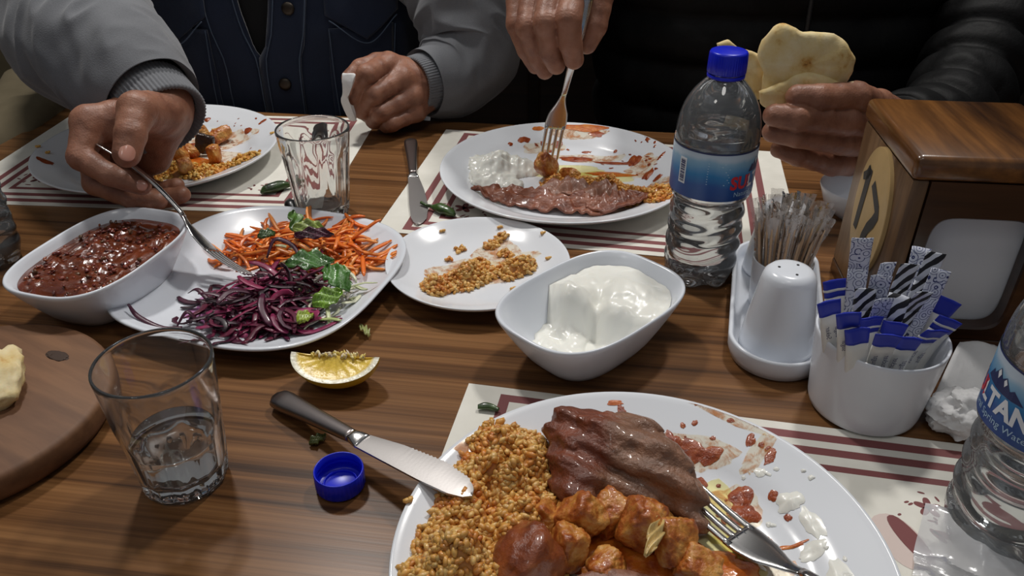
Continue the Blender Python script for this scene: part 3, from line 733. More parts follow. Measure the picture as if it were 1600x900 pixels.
# ------------------------------------------------------------------ lemon wedge
e = empty('lemon_wedge', (-0.127, 0.462, 0.0), math.radians(-6), 'squeezed yellow lemon wedge lying on bare wood beside the knife handle', 'lemon')
A, Bq, Cc = 0.0325, 0.0245, 0.0245; ph0, ph1 = math.radians(200), math.radians(302)    # wedge angles in the local y-z plane
def lem(u, ph, s=1.0): return np.array([A * s * math.cos(u), Bq * s * math.sin(u) * math.cos(ph), Cc * s * math.sin(u) * math.sin(ph)])
nu, nv = 28, 18; V, F = [], []
for i in range(nu + 1):
    for j in range(nv + 1): V.append(lem(PI * i / nu, ph0 + (ph1 - ph0) * j / nv))
for i in range(nu):
    for j in range(nv): a = i * (nv + 1) + j; F.append([a, a + 1, a + nv + 2, a + nv + 1])
V = np.array(V); zmin = V[:, 2].min()
M['rind'] = pmat('lemon_rind', (226, 184, 40), 0.4, var=0.12, vscale=80, bump=0.5, bscale=420, sss=0.15)
mk('rind', V, F, M['rind'], e, loc=(0, 0, -zmin + 0.0006))
M['flesh'] = pmat('lemon_flesh', (240, 210, 90), 0.25, attr=True, var=0.35, vscale=220, bump=0.6, bscale=300, sss=0.25, sssr=(0.01, 0.008, 0.002))
for q, ph in enumerate((ph0, ph1)):
    V, F, Cv = [], [], []; nr = 12; rnd = np.random.RandomState(q)
    for i in range(nu + 1):
        for k in range(nr + 1):
            s = k / nr * 0.985 if k < nr else 1.0
            p = lem(PI * i / nu, ph, s); d = 0.0016 * math.sin(min(s, 1) * PI) * (1 + 0.15 * math.sin(i * 2.1))
            nrm = np.array([0, math.cos(ph + PI / 2), math.sin(ph + PI / 2)]) * (1 if q else -1); V.append(p - nrm * d * (1 if s < 0.88 else 0.2))
            ph_ = lin(246, 240, 214) if s > 0.86 else lin(242, 206, 84); Cv.append(lin(250, 236, 170) if s < 0.08 else ph_)
    for i in range(nu):
        for k in range(nr): a = i * (nr + 1) + k; F.append([a, a + 1, a + nr + 2, a + nr + 1])
    mk('flesh_face', V, F, M['flesh'], e, col=Cv, loc=(0, 0, -zmin + 0.0006))
parts = []; rnd = random.Random(5)
for k in range(46):
    x = rnd.uniform(-0.018, 0.022); h = rnd.uniform(0.001, 0.0042); V, F = blob(0.0011, 0.0009, h, 0.3, 3, k, 1); V = rot3(V, rnd.uniform(-.8, .8), rnd.uniform(-.8, .8), 0)
    parts.append((V + np.array([x, rnd.uniform(-.002, .002), -0.0012 * (abs(x) / .02)]), F, lin(*rnd.choice([(250, 232, 170), (246, 216, 120), (240, 222, 190)]))))
V, F, Cv = cat_mesh(parts); set_props(mk('torn_pulp', V, F, M['flesh'], e, col=Cv, loc=(0, 0, -zmin + 0.0006)), kind='stuff')

# ------------------------------------------------------------------ condiment tray, shakers, toothpicks
TD = math.radians(-15); TC = (0.217, 0.553)
def stad(hw, hl, z, n=64):
    t = np.arange(n) * 2 * PI / n; x = hw * np.cos(t); y = hw * np.sin(t) + np.where(np.sin(t) >= 0, 1, -1) * (hl - hw); return np.c_[x, y, np.full(n, z)]
rings = [stad(.030, .091, .0, 64), stad(.0335, .0945, .0012), stad(.0358, .0968, .008), stad(.0365, .0975, .0165), stad(.0360, .0970, .0182), stad(.0345, .0955, .0186), stad(.0330, .0940, .0176), stad(.0318, .0928, .010), stad(.0308, .0918, .0065), stad(.028, .089, .0058)]
V, F = loft(rings); tr = mk('condiment_tray', V, F, M['porcelain2'], loc=(TC[0], TC[1], 0.0002)); tr.rotation_euler = (0, 0, TD)
set_props(tr, 'long white tray with rounded ends carrying shakers and toothpicks', 'tray')
def tray_pt(s): return (TC[0] - math.sin(TD) * s, TC[1] + math.cos(TD) * s, 0.0062)
def shaker(s, label, H=0.068, R0=0.0275, R1=0.0195):
    e = empty('shaker', tray_pt(s), 0.3, label, 'shaker', 'white shakers on the tray')
    pr = [(0, 0), (R0 * 0.93, 0), (R0, .002), (R0 - .0005, .006)] + [(R0 + (R1 - R0) * t ** 1.05, .006 + (H - .014) * t) for t in np.linspace(0.1, 1, 10)] + [(R1 - .0012, H - .004), (R1 - .0042, H - .0008), (R1 - .0075, H), (0, H + .0002)]
    V, F = lathe(pr, 72); mk('shaker_body', V, F, M['porcelain2'], e)
    for a in (0.4, 2.5, 4.6):
        V, F = lathe([(0, .0004), (.0010, .0004), (.0010, 0), (0, 0)], 12); mk('pour_hole', V, F, M['black'], e, loc=(0.0085 * math.cos(a), 0.0085 * math.sin(a), H))
    return e
shaker(-0.0555, 'white salt shaker with three holes in front of the toothpicks')
shaker(0.0605, 'white shaker half hidden behind the toothpicks', H=0.066)
tpx = tray_pt(0.0045)
V, F = lathe([(0, 0), (.0195, 0), (.0212, .0015), (.0225, .02), (.0240, .043), (.0236, .0442), (.0228, .0436), (.0208, .02), (.0195, .004), (0, .0035)], 64)
set_props(mk('toothpick_cup', V, F, M['porcelain2'], loc=tpx), 'white toothpick cup in the middle of the condiment tray', 'cup')
M['pick'] = pmat('toothpick_wood', (206, 172, 138), 0.6, var=0.2, vscale=90)
rnd = random.Random(11); Lp = 0.078
V, F = tube([(0, 0, 0), (0, 0, .006), (0, 0, Lp - .012), (0, 0, Lp - .004)], [.0003, .0010, .0010, .0003], 7)
pk = mk('wood_stick', V, F, M['pick'])
# film sleeve: flat crimped top that fans out
xs = np.linspace(-1, 1, 7); rows = []
for z, w in ((0.0, .0016), (.03, .0018), (Lp - .014, .0020), (Lp - .006, .0030), (Lp + .004, .0046), (Lp + .009, .0052)):
    rows.append([(x * w, 0.0009 * math.sin(x * 5 + z * 300) * (1 if z > .06 else 0.3) + (.0013 * (1 - x * x) if z < .066 else 0), z) for x in xs])
Vw = np.array(sum(rows, [])); Fw = [[r * 7 + i, r * 7 + i + 1, r * 7 + 8 + i, r * 7 + 7 + i] for r in range(5) for i in range(6)]
wr = mk('film_sleeve', Vw, Fw, M['cellophane'])
first = True
for k in range(46):
    a = k * 2.399963; rr = 0.0172 * math.sqrt((k + 0.5) / 46)
    lean = 0.42 * rr / 0.0172; bx, by = rr * 0.86 * math.cos(a), rr * 0.86 * math.sin(a)
    e = empty('toothpick', (tpx[0] + bx, tpx[1] + by, tpx[2] + 0.0044), 0, 'wooden toothpick in clear film standing in the white cup', 'toothpick', 'film wrapped toothpicks in the cup')
    e.rotation_euler = Vector((math.cos(a) * math.sin(lean * 0.45), math.sin(a) * math.sin(lean * 0.45), 1)).to_track_quat('Z', 'Y').to_euler()
    for src in (pk, wr):
        o = src if first else src.copy()
        if not first: COL.objects.link(o)
        o.parent = e; o.rotation_euler = (0, 0, rnd.uniform(0, 6) if src is wr else 0); o.scale = (1, 1, 1 + rnd.uniform(-.03, .03) if src is wr else 1)
    first = False

# ------------------------------------------------------------------ sugar cup and sachets
CC = (0.247, 0.4365)
V, F = lathe([(0, .003), (.028, .003), (.029, 0), (.034, 0), (.0362, .002), (.0372, .006), (.0395, .03), (.0420, .058), (.0424, .0612), (.0416, .0622), (.0404, .0612), (.0376, .03), (.035, .008), (.032, .0062), (0, .006)], 96)
set_props(mk('sugar_cup', V, F, M['porcelain2'], loc=(CC[0], CC[1], 0.0009)), 'round white cup packed with paper sugar sticks', 'cup')
def swirl_mat():
    g = NT('swirl_print'); g.set(Roughness=0.5); mp = g.coord((1, 1, 1)); vo = g.n('ShaderNodeTexVoronoi'); vo.inputs['Scale'].default_value = 150; g.l(mp, 0, vo, 0)
    m = g.n('ShaderNodeMath', operation='MULTIPLY'); m.inputs[1].default_value = 26; g.l(vo, 0, m, 0); sn = g.n('ShaderNodeMath', operation='SINE'); g.l(m, 0, sn, 0)
    r = g.ramp(sn, 0, [(0.0, lin(214, 218, 232)), (0.72, lin(206, 212, 230)), (0.86, lin(52, 62, 120)), (1.0, lin(40, 50, 104))]); g.l(r, 0, g.b, 'Base Color'); return g.m
def zebra_mat():
    g = NT('zebra_print'); g.set(Roughness=0.5); mp = g.coord((1, 1, 1), (0, 0.9, 0)); w = g.n('ShaderNodeTexWave', bands_direction='Z'); w.inputs['Scale'].default_value = 46; w.inputs['Distortion'].default_value = 3.0; w.inputs['Detail Scale'].default_value = 1.5; g.l(mp, 0, w, 0)
    r = g.ramp(w, 0, [(0.42, lin(24, 24, 30)), (0.5, lin(216, 220, 230))]); r.color_ramp.interpolation = 'CONSTANT'; g.l(r, 0, g.b, 'Base Color'); return g.m
M['swirl'] = swirl_mat(); M['zebra'] = zebra_mat(); M['sachet'] = pmat('sachet_paper', (222, 221, 216), 0.6, bump=0.2, bscale=180)
M['sachet_blue'] = pmat('sachet_blue', (24, 44, 168), 0.4); M['ink_navy'] = pmat('ink_navy', (40, 44, 92), 0.6)
STK = [('b', 0.2006, 0.4250, 0.0944), ('b', 0.2131, 0.4520, 0.0941), ('b', 0.2073, 0.4080, 0.0951), ('b', 0.2287, 0.4250, 0.0851), ('b', 0.2132, 0.4020, 0.0854), ('b', 0.2298, 0.4010, 0.0899), ('b', 0.2457, 0.4030, 0.0832), ('b', 0.2672, 0.4180, 0.0825), ('b', 0.2847, 0.4320, 0.0794), ('b', 0.2921, 0.4500, 0.0828), ('b', 0.2438, 0.4200, 0.0836), ('s', 0.2233, 0.4520, 0.1286), ('s', 0.2361, 0.4400, 0.1071), ('s', 0.2483, 0.4620, 0.1029), ('s', 0.2736, 0.4620, 0.1103), ('s', 0.2789, 0.4450, 0.1046), ('s', 0.2359, 0.4300, 0.0955), ('k', 0.2560, 0.4500, 0.1099), ('k', 0.2768, 0.4550, 0.1133), ('k', 0.2633, 0.4400, 0.0960), ('k', 0.2273, 0.4370, 0.0979), ('k', 0.2453, 0.4270, 0.0936)]
blab = ['blue ended sugar stick leaning out at the left rim of the cup', 'blue ended sugar stick with a white band behind the left rim stick', 'blue ended sugar stick bending left beside the leftmost one', 'blue and white capped sugar stick in the middle of the cup', 'short blue topped sugar stick at the front left of the cup', 'flat white sugar stick with printed words at the front of the cup', 'sugar stick whose blue end folds forward at the front right', 'fat blue ended sugar stick leaning right over the cup rim', 'blue ended sugar stick lowest at the right rim of the cup', 'dark blue ended sugar stick furthest back at the right', 'blue ended sugar stick between the printed words and the zebra sticks']
slab = ['tallest swirl printed sugar stick rising over the table number', 'wide swirl printed sugar stick in the centre of the cup', 'swirl printed sugar stick just right of the tallest one', 'swirl printed sugar stick high at the right in front of the napkins', 'swirl printed sugar stick leaning out to the right', 'short swirl printed sugar stick low in the centre']
klab = ['black and white zebra printed sugar stick left of the right swirl stick', 'zebra printed sugar stick with the highest torn tip at the right', 'zebra printed sugar stick low at the right of centre', 'zebra printed sugar stick behind the left blue ended ones', 'zebra printed sugar stick in the middle above the printed words']
cnt = {'b': 0, 's': 0, 'k': 0}; rnd = random.Random(8)
for kind, x, y, z in STK:
    i = cnt[kind]; cnt[kind] += 1
    lab = {'b': blab, 's': slab, 'k': klab}[kind][i]
    e = empty('sugar_stick', label=lab, cat='sugar stick', group='paper sugar sticks in the white cup')
    bx, by = CC[0] + (x - CC[0]) * 0.45, CC[1] + (y - CC[1]) * 0.5
    bz = 0.0085; L = math.dist((bx, by, bz), (x, y, z)); w = 0.0135 if kind == 'b' else 0.0125
    tw = {'b': rnd.uniform(-.35, .35), 's': rnd.uniform(-.5, .5), 'k': rnd.uniform(-.9, .9)}[kind]
    # local: z along the stick, x width, -y faces the viewer
    zd = Vector((x - bx, y - by, z - bz)).normalized(); fy = Vector((math.sin(tw) + x * 0.9, math.cos(tw), 0)).normalized(); xd = fy.cross(zd).normalized(); yd = zd.cross(xd)
    e.matrix_world = Matrix(((xd.x, yd.x, zd.x, bx), (xd.y, yd.y, zd.y, by), (xd.z, yd.z, zd.z, bz), (0, 0, 0, 1)))
    def slab_mesh(z0, z1, w0, w1, t0, t1, bend, ns=10, puff=0.0):
        rings = []
        for s in np.linspace(0, 1, ns):
            zz = z0 + (z1 - z0) * s; ww = w0 + (w1 - w0) * s; tt = t0 + (t1 - t0) * s + puff * math.sin(s * PI); r = sring(ww / 2, tt / 2, 2.6, 14); q = max(0, zz / L - 0.6)
            rings.append(np.c_[r[:, 0], r[:, 1] + bend * q * q + 0.0006 * np.sin(r[:, 0] * 500 + zz * 90), np.full(14, zz)])
        return loft(rings)
    bend = rnd.uniform(-.06, .03) if kind == 'b' else rnd.uniform(-.05, .05)
    if kind == 'b':
        ze = L - rnd.uniform(.011, .015)
        mk('paper_tube', *slab_mesh(0, ze, w * .9, w, .004, .0022, bend, 12, .002), M['sachet'], e)
        en = mk('blue_end', *slab_mesh(ze, L, w * 1.02, w * 1.12, .0022, .0010, bend, 6), M['sachet_blue'], e)
        if i in (1, 3, 8, 7):
            mk('white_band', *slab_mesh(ze + .0045, ze + .0062, w * 1.10, w * 1.12, .0026, .0024, bend, 3), M['sachet'], en)
        if i in (0, 2, 5, 6, 7):
            words = {0: ('Seker', 'Sugar'), 2: ('sugar', 'zucker'), 5: ('sugar', 'zucker'), 6: ('zucker', 'sugar'), 7: ('azucar', 'sugar')}[i]
            for jx, wd in zip((-.0028, .0030), words):
                T, Fc = text_mesh(wd, 0.0046); q = np.maximum(0, (ze - .012 + T[:, 0]) / L - .6)
                mk('printed_word', np.c_[jx + T[:, 1], np.full(len(T), -.0034) + bend * q * q, ze - .012 + T[:, 0]], Fc, M['ink_navy'], e, smooth=False)
            if i == 5:
                T, Fc = text_mesh('D', 0.009, 0.0002); mk('printed_letter', np.c_[-.0015 + T[:, 1], np.full(len(T), -.0040), ze - .027 + T[:, 0]], Fc, M['black'], e, smooth=False)
    else:
        mk('paper_tube', *slab_mesh(0, L * .8, w * .92, w, .004, .0022, bend, 12, .002), M['swirl' if kind == 's' else 'zebra'], e)
        mk('torn_end', *slab_mesh(L * .8, L, w, w * 1.05, .0022, .0007, bend, 6), M['swirl' if kind == 's' else 'zebra'], e)

# ------------------------------------------------------------------ napkin holder with the table number
HW, HD, HH = 0.118, 0.125, 0.160
nh = empty('napkin_holder', (0.338, 0.558, 0.0), math.radians(-6), 'dark wooden napkin box with number 17 disc on its side', 'napkin holder')
mk('top_board', *box(0, 0, HH - .009, HW, HD, .018, .005, 3), M['holder'], nh, sharp=35)
mk('base_board', *box(0, 0, .007, HW - .004, HD - .004, .0138, .002), M['holder_dark'], nh, sharp=35)
for s in (-1, 1): mk('side_panel', *box(s * (HW / 2 - .008), 0, (HH - .018 + .0138) / 2, .012, HD - .006, HH - .018 - .0142, .002), M['holder_side'], nh, sharp=35)
def framed(name, yc, x0, x1, z0, z1, wx0, wx1, wz0, wz1, rad, th, mat, parent):
    n = 48; t = np.arange(n) * 2 * PI / n + PI / 4
    inner = sring((wx1 - wx0) / 2, (wz1 - wz0) / 2, 6.0, n)[:, :2]; inner = np.c_[(wx0 + wx1) / 2 + inner[:, 0], (wz0 + wz1) / 2 + inner[:, 1]]
    c = np.c_[(x0 + x1) / 2 + (x1 - x0) / 2 * 1, 0]; outer = []
    for q in inner:
        d = q - np.array([(wx0 + wx1) / 2, (wz0 + wz1) / 2]); k = 1 / max(abs(d[0]) / ((wx1 - wx0) / 2), abs(d[1]) / ((wz1 - wz0) / 2)); d = d * k
        ux, uz = d[0] / ((wx1 - wx0) / 2), d[1] / ((wz1 - wz0) / 2); outer.append(((x0 + x1) / 2 + ux * (x1 - x0) / 2, (z0 + z1) / 2 + uz * (z1 - z0) / 2))
    outer = np.array(outer); f = lambda P, y: np.c_[P[:, 0], np.full(n, y), P[:, 1]]
    V, F = loft([f(inner, yc + th / 2), f(inner * 1, yc - th / 2 + .0015), f(inner + np.sign(inner - inner.mean(0)) * .0012, yc - th / 2), f(outer, yc - th / 2), f(outer, yc + th / 2), f(inner, yc + th / 2)], False, False)
    return mk(name, V, F, mat, parent, sharp=35)
for s in (-1, 1):
    framed('front_frame' if s < 0 else 'back_frame', s * (HD / 2 - .008), -HW / 2 + .0145, HW / 2 - .0145, .0142, HH - .0183, -HW / 2 + .024, HW / 2 - .024, .024, HH - .046, .01, .012, M['holder_dark'], nh)
dn = 48; td = np.arange(dn) * 2 * PI / dn
ring = lambda x, s: np.c_[np.full(dn, x), 0.036 * s * np.cos(td) - 0.004, 0.090 + 0.052 * s * np.sin(td)]
V, F = loft([ring(-HW / 2 + .0025, 1), ring(-HW / 2 - .0008, 1), ring(-HW / 2 - .0012, .985)]); disc = mk('number_disc', V, F, M['cream_disc'], nh, sharp=35)
def brush(pts, w, x):
    P = np.array(pts); T = np.gradient(P, axis=0); T /= np.linalg.norm(T, axis=1)[:, None]; N = np.c_[-T[:, 1], T[:, 0]]; n = len(P); W = np.broadcast_to(w, (n,))[:, None]
    A = P + N * W / 2; B = P - N * W / 2; return [(x, -a[0], a[1]) for a in A] + [(x, -b[0], b[1]) for b in B], [[i, i + 1, n + i + 1, n + i] for i in range(n - 1)]
# digits are drawn in (horizontal, height); seen from the -x side the viewer's right is -y
X17 = -HW / 2 - .0016
V, F = brush([(-.0245, .1080), (-.0170, .1120), (-.0120, .1190)], [.006, .0080, .0085], X17); V2, F2 = brush([(-.0125, .1195), (-.0135, .100), (-.0150, .080), (-.0160, .0660)], [.0105, .0095, .0090, .0080], X17)
V, F, _ = cat_mesh([(V, F), (V2, F2)]); V[:, 1] -= 0.0; mk('digit_one', V, F, M['black'], disc, smooth=False)
V, F = brush([(.0005, .1125), (.0090, .1070), (.0200, .1000), (.0225, .0955), (.0185, .0880), (.0110, .0795), (.0060, .0690), (.0040, .0560)], [.0080, .0085, .0088, .0100, .0098, .0094, .0092, .0088], X17); mk('digit_seven', V, F, M['black'], disc, smooth=False)
rings = []
V, F = box(0, 0, .068, HW - .031, HD - .032, .106, .006, 3); V[:, 1] += 0.0006 * np.sin(V[:, 2] * 200)
nap = mk('napkin_stack', V, F, M['paper'], loc=(0.338, 0.558, 0.001)); nap.rotation_euler = (0, 0, math.radians(-6)); set_props(nap, 'stack of white paper napkins filling the wooden box window', 'napkins')

# small white bowl behind the napkin box
V, F = lathe([(0, .004), (.018, .004), (.030, .010), (.038, .024), (.041, .036), (.0402, .0372), (.0392, .0364), (.036, .024), (.028, .011), (.018, .0062), (0, .006)][0:0] + [(0, 0), (.022, 0), (.023, .003), (.034, .012), (.0405, .030), (.0400, .0315), (.0390, .0308), (.032, .013), (.020, .006), (0, .005)], 72)
set_props(mk('small_bowl', V, F, M['porcelain2'], loc=(0.352, 0.735, 0.0002)), 'small white bowl half hidden behind the numbered napkin box', 'bowl')

# ------------------------------------------------------------------ crumpled tissues and clear wrap
def crumple(name, loc, rx, ry, rz, seed, label, amp=0.45):
    V, F = ico(5); n = 1 + amp * (1 - np.abs(vnoise(V, 2.2, seed, 3)) * 2.2) * 0.6 + 0.12 * np.abs(vnoise(V, 6, seed + 3, 2)); V = V * n[:, None] * np.array([rx, ry, rz]); V[:, 2] -= V[:, 2].min() * 0.6; V[:, 2] = np.maximum(V[:, 2], 0)
    return set_props(mk(name, V, F, M['tissue'], loc=loc, sharp=50), label, 'tissue', 'crumpled white tissues on the table')
crumple('crumpled_tissue', (0.305, 0.412, 0.0012), .020, .016, .014, 4, 'crumpled white tissue between the sugar cup and the right bottle')
V, F = [], []
for i in range(25):
    for j in range(19):
        u, v = i / 24 - .5, j / 18 - .5; z = 0.010 + 0.012 * abs(math.sin(3.2 * u + 1.3 * v + .6)) + 0.016 * max(0, v) + 0.004 * math.sin(9 * u * v + 3 * v)
        V.append((u * .078, v * .06, z))
V = np.array(V); V[:, 2] += 0.003 * vnoise(V, 60, 2, 2); V[:, 2] -= V[:, 2].min() - .0005
F = [[i * 19 + j, i * 19 + j + 1, i * 19 + 20 + j, i * 19 + 19 + j] for i in range(24) for j in range(18)]
o = mk('paper_napkin', V, F, M['tissue'], loc=(0.338, 0.440, 0.0006)); o.rotation_euler = (0, 0, 0.9); set_props(o, 'folded white napkin behind the right bottle by the napkin box', 'napkin')
o.modifiers.new('thick', 'SOLIDIFY').thickness = 0.0008
V = []
for i in range(25):
    for j in range(25):
        u, v = i / 24 - .5, j / 24 - .5; V.append((u * .062, v * .05, 0.012 - 0.022 * abs(u + .12 * v) + .004 * math.sin(7 * v + 4 * u) + .012 * max(0, v)))
V = np.array(V); V[:, 2] += 0.006 * vnoise(V, 38, 9, 3); V[:, 2] = np.maximum(V[:, 2] - V[:, 2].min(), 0) + .0012
F = [[i * 25 + j, i * 25 + j + 1, i * 25 + 26 + j, i * 25 + 25 + j] for i in range(24) for j in range(24)]
o = mk('plastic_wrap', V, F, M['wrap'], loc=(0.256, 0.292, 0.0)); o.rotation_euler = (0, 0, -0.5); set_props(o, 'crumpled piece of clear plastic wrap in front of the right bottle', 'wrapper')
# ------------------------------------------------------------------ food
M['bulgur'] = pmat('bulgur', (206, 150, 72), 0.38, attr=True, sss=0.2, sssr=(0.004, 0.0022, 0.0008), coat=0.25)
M['carrot'] = pmat('carrot', (236, 124, 40), 0.35, attr=True, sss=0.2, sssr=(0.004, 0.002, 0.0006), coat=0.2)
M['leafy'] = pmat('leafy', (70, 110, 40), 0.35, attr=True, var=0.35, vscale=160, coat=0.2)
M['cabbage'] = pmat('red_cabbage', (90, 20, 60), 0.42, attr=True, var=0.5, vscale=160, coat=0.2)
M['yogurt'] = pmat('yogurt', (240, 239, 230), 0.3, bump=0.15, bscale=160, sss=0.2, sssr=(0.004, 0.0035, 0.003), coat=0.15)
def ramp_mat(name, stops, vscale, rough=0.3, coat=0.4, bump=0.4, bscale=260, sss=0.05, stretch=(1, 1, 1)):
    g = NT(name); g.set(Roughness=rough); mp = g.coord(stretch); nz = g.noise(mp, vscale, 5, 0.6); r = g.ramp(nz, 0, [(p, lin(*c)) for p, c in stops]); g.l(r, 0, g.b, 'Base Color')
    g.b.inputs['Coat Weight'].default_value = coat; g.b.inputs['Coat Roughness'].default_value = 0.12
    if sss: g.b.inputs['Subsurface Weight'].default_value = sss; g.b.inputs['Subsurface Radius'].default_value = (0.004, 0.0016, 0.0008)
    nb = g.noise(mp, bscale, 5); g.bump(nb, 0, bump, 0.0012); return g.m
M['potato'] = ramp_mat('stewed_potato', [(0.28, (122, 50, 16)), (0.42, (172, 92, 36)), (0.54, (200, 134, 60)), (0.66, (214, 164, 92)), (0.8, (164, 80, 30))], 85, 0.36, 0.25, 0.9, 330, 0.0)
M['meat'] = ramp_mat('roast_meat', [(0.28, (84, 42, 28)), (0.45, (126, 68, 46)), (0.58, (146, 88, 62)), (0.75, (138, 60, 34))], 70, 0.42, 0.25, 0.9, 260, stretch=(1, 1, 1.6))
M['meat_grey'] = ramp_mat('roast_meat_grain', [(0.28, (104, 66, 50)), (0.5, (144, 100, 80)), (0.75, (124, 70, 48))], 60, 0.42, 0.2, 0.5, 300, stretch=(2.5, 1, 1))
M['saucy'] = ramp_mat('saucy_meat', [(0.3, (104, 46, 22)), (0.5, (140, 70, 34)), (0.7, (160, 92, 46))], 70, 0.35, 0.4, 0.9, 220)
M['sauce'] = ramp_mat('tomato_sauce', [(0.3, (166, 70, 16)), (0.5, (200, 104, 28)), (0.7, (214, 134, 48))], 130, 0.28, 0.4, 0.5, 400, 0.0)
M['sauce_dark'] = ramp_mat('pepper_sauce', [(0.3, (118, 40, 12)), (0.55, (158, 70, 24)), (0.75, (184, 102, 42))], 140, 0.3, 0.35, 0.6, 500, 0.0)
g = NT('oil'); g.t.nodes.remove(g.b); tr = g.n('ShaderNodeBsdfTransparent'); tr.inputs[0].default_value = (0.98, 0.93, 0.66, 1); gl = g.n('ShaderNodeBsdfGlossy'); gl.inputs['Roughness'].default_value = 0.05; fr = g.n('ShaderNodeFresnel'); fr.inputs['IOR'].default_value = 1.45; mx = g.n('ShaderNodeMixShader'); g.l(fr, 0, mx, 0); g.l(tr, 0, mx, 1); g.l(gl, 0, mx, 2); g.l(mx, 0, g.out, 0); M['oil'] = g.m
g = NT('cabbage_juice'); g.t.nodes.remove(g.b); tr = g.n('ShaderNodeBsdfTransparent'); tr.inputs[0].default_value = (0.80, 0.52, 0.70, 1); gl = g.n('ShaderNodeBsdfGlossy'); gl.inputs['Roughness'].default_value = 0.05; fr = g.n('ShaderNodeFresnel'); fr.inputs['IOR'].default_value = 1.33; mx = g.n('ShaderNodeMixShader'); g.l(fr, 0, mx, 0); g.l(tr, 0, mx, 1); g.l(gl, 0, mx, 2); g.l(mx, 0, g.out, 0); M['juice'] = g.m

GV, GF = ico(1)
def mound_h(x, y, bumps, seed=0, rough=0.0):
    h = np.zeros_like(x)
    for bx, by, bh, bs in bumps: h = np.maximum(h, 0) + bh * np.exp(-((x - bx) ** 2 + (y - by) ** 2) / (2 * bs * bs)) * np.where(h > 0, 0.75, 1)
    if rough: h = h * (1 + rough * vnoise(np.c_[x.ravel(), y.ravel(), 0 * x.ravel()], 75, seed, 2).reshape(x.shape))
    return h
def bulgur(C, bumps, n, seed, surf, label, size=1.0, palette=None, singles=(), zoff=ZP, thresh=0.0025, reds=0.08):
    rs = np.random.RandomState(seed); parts = []
    palette = palette or [(222, 170, 92), (212, 154, 76), (228, 182, 110), (204, 136, 62), (216, 160, 80)]
    xs0, xs1 = min(b[0] - 2.2 * b[3] for b in bumps), max(b[0] + 2.2 * b[3] for b in bumps); ys0, ys1 = min(b[1] - 2.2 * b[3] for b in bumps), max(b[1] + 2.2 * b[3] for b in bumps)
    nx, ny = 60, 60; X, Y = np.meshgrid(np.linspace(xs0, xs1, nx), np.linspace(ys0, ys1, ny), indexing='ij'); H = mound_h(X, Y, bumps, seed, 0.7)
    Zs = np.array([[surf(math.hypot(a, b)) for a, b in zip(r1, r2)] for r1, r2 in zip(X, Y)])
    ok = H > thresh; V = np.c_[X.ravel(), Y.ravel(), (Zs + np.maximum(H - 0.0022, -0.001)).ravel()]; F = []
    for i in range(nx - 1):
        for j in range(ny - 1):
            if ok[i, j] and ok[i + 1, j] and ok[i, j + 1] and ok[i + 1, j + 1]: a = i * ny + j; F.append([a, a + ny, a + ny + 1, a + 1])
    parts.append((V, F, lin(196, 132, 62)))
    cand = np.c_[rs.uniform(xs0, xs1, n * 8), rs.uniform(ys0, ys1, n * 8)]; h = mound_h(cand[:, 0], cand[:, 1], bumps, seed, 0.7); k = np.where(h > thresh * 0.9)[0][:n]
    red = vnoise(np.c_[cand, 0 * h], 55, seed + 5, 2)
    for i in k:
        x, y = cand[i]; s = size * rs.uniform(0.8, 1.2); G = GV * np.array([0.0034, 0.0020, 0.0018]) * s * (1 + 0.12 * rs.randn(len(GV), 1)); G = rot3(G, rs.uniform(0, 6), rs.uniform(-.9, .9), rs.uniform(0, 6))
        z = surf(math.hypot(x, y)) + h[i] - 0.0016 + rs.uniform(-.0012, .0014); c = np.array(lin(*palette[rs.randint(len(palette))]))
        if red[i] > 0.5 - reds: c = c * np.array([0.92, 0.66, 0.45])
        parts.append((G + np.array([x, y, z]), GF, c * rs.uniform(0.85, 1.12)))
    for x, y in singles:
        for q in range(2):
            G = rot3(GV * np.array([0.0027, 0.0019, 0.0016]) * size, 0, 0, rs.uniform(0, 6)); parts.append((G + np.array([x + q * .002, y + q * .001, surf(math.hypot(x, y)) + 0.0014]), GF, np.array(lin(*palette[0]))))
    V, F, Cv = cat_mesh(parts); o = mk('bulgur_pilaf', V, F, M['bulgur'], col=Cv, loc=(C[0], C[1], zoff)); return set_props(o, label, 'bulgur', None, 'stuff')
def szt(r): return float(np.interp(r / RSM, [p[0] for p in sprof[:7]], [p[1] for p in sprof[:7]]))

bulgur(C3, [(-.075, .086, .010, .011), (-.069, .066, .016, .014), (-.058, .046, .017, .015), (-.084, .048, .014, .013), (-.098, .034, .009, .009), (-.083, .017, .018, .015), (-.103, -.002, .013, .012), (-.064, .022, .016, .013), (-.082, -.012, .018, .016), (-.100, -.022, .013, .013), (-.052, .072, .014, .011), (-.07, -.035, .016, .02)], 2600, 1, zt, 'heap of golden bulgur grains on the left of the near plate', 1.0, singles=[(-.0966, .086), (-.1291, .035)])
bulgur(CS, [(-.036, -.029, .009, .009), (-.014, -.018, .011, .010), (.001, .012, .006, .007), (.024, .030, .006, .006), (.030, -.002, .013, .009), (-.004, -.007, .012, .010), (.021, .056, .005, .006), (-.0175, .039, .006, .006), (.042, .008, .010, .007), (-.028, .021, .005, .006), (.01, .045, .005, .006)], 620, 2, szt, 'clumps of leftover bulgur on the small round plate', 0.95, singles=[(-.037, .06), (.0176, .068), (.062, .014), (.058, .05), (-.03, .02), (.03, -.03)], zoff=0.0002, thresh=0.003)
bulgur(C2, [(-.008, -.010, .014, .009), (.016, -.014, .018, .010), (.044, -.024, .021, .012), (.068, -.042, .018, .012), (.088, -.056, .010, .010), (.100, -.050, .006, .007), (.096, -.074, .005, .008)], 760, 3, zt, 'orange bulgur behind the sliced meat on the middle plate', 0.95, palette=[(214, 150, 66), (200, 126, 48), (222, 166, 84)], reds=0.2)
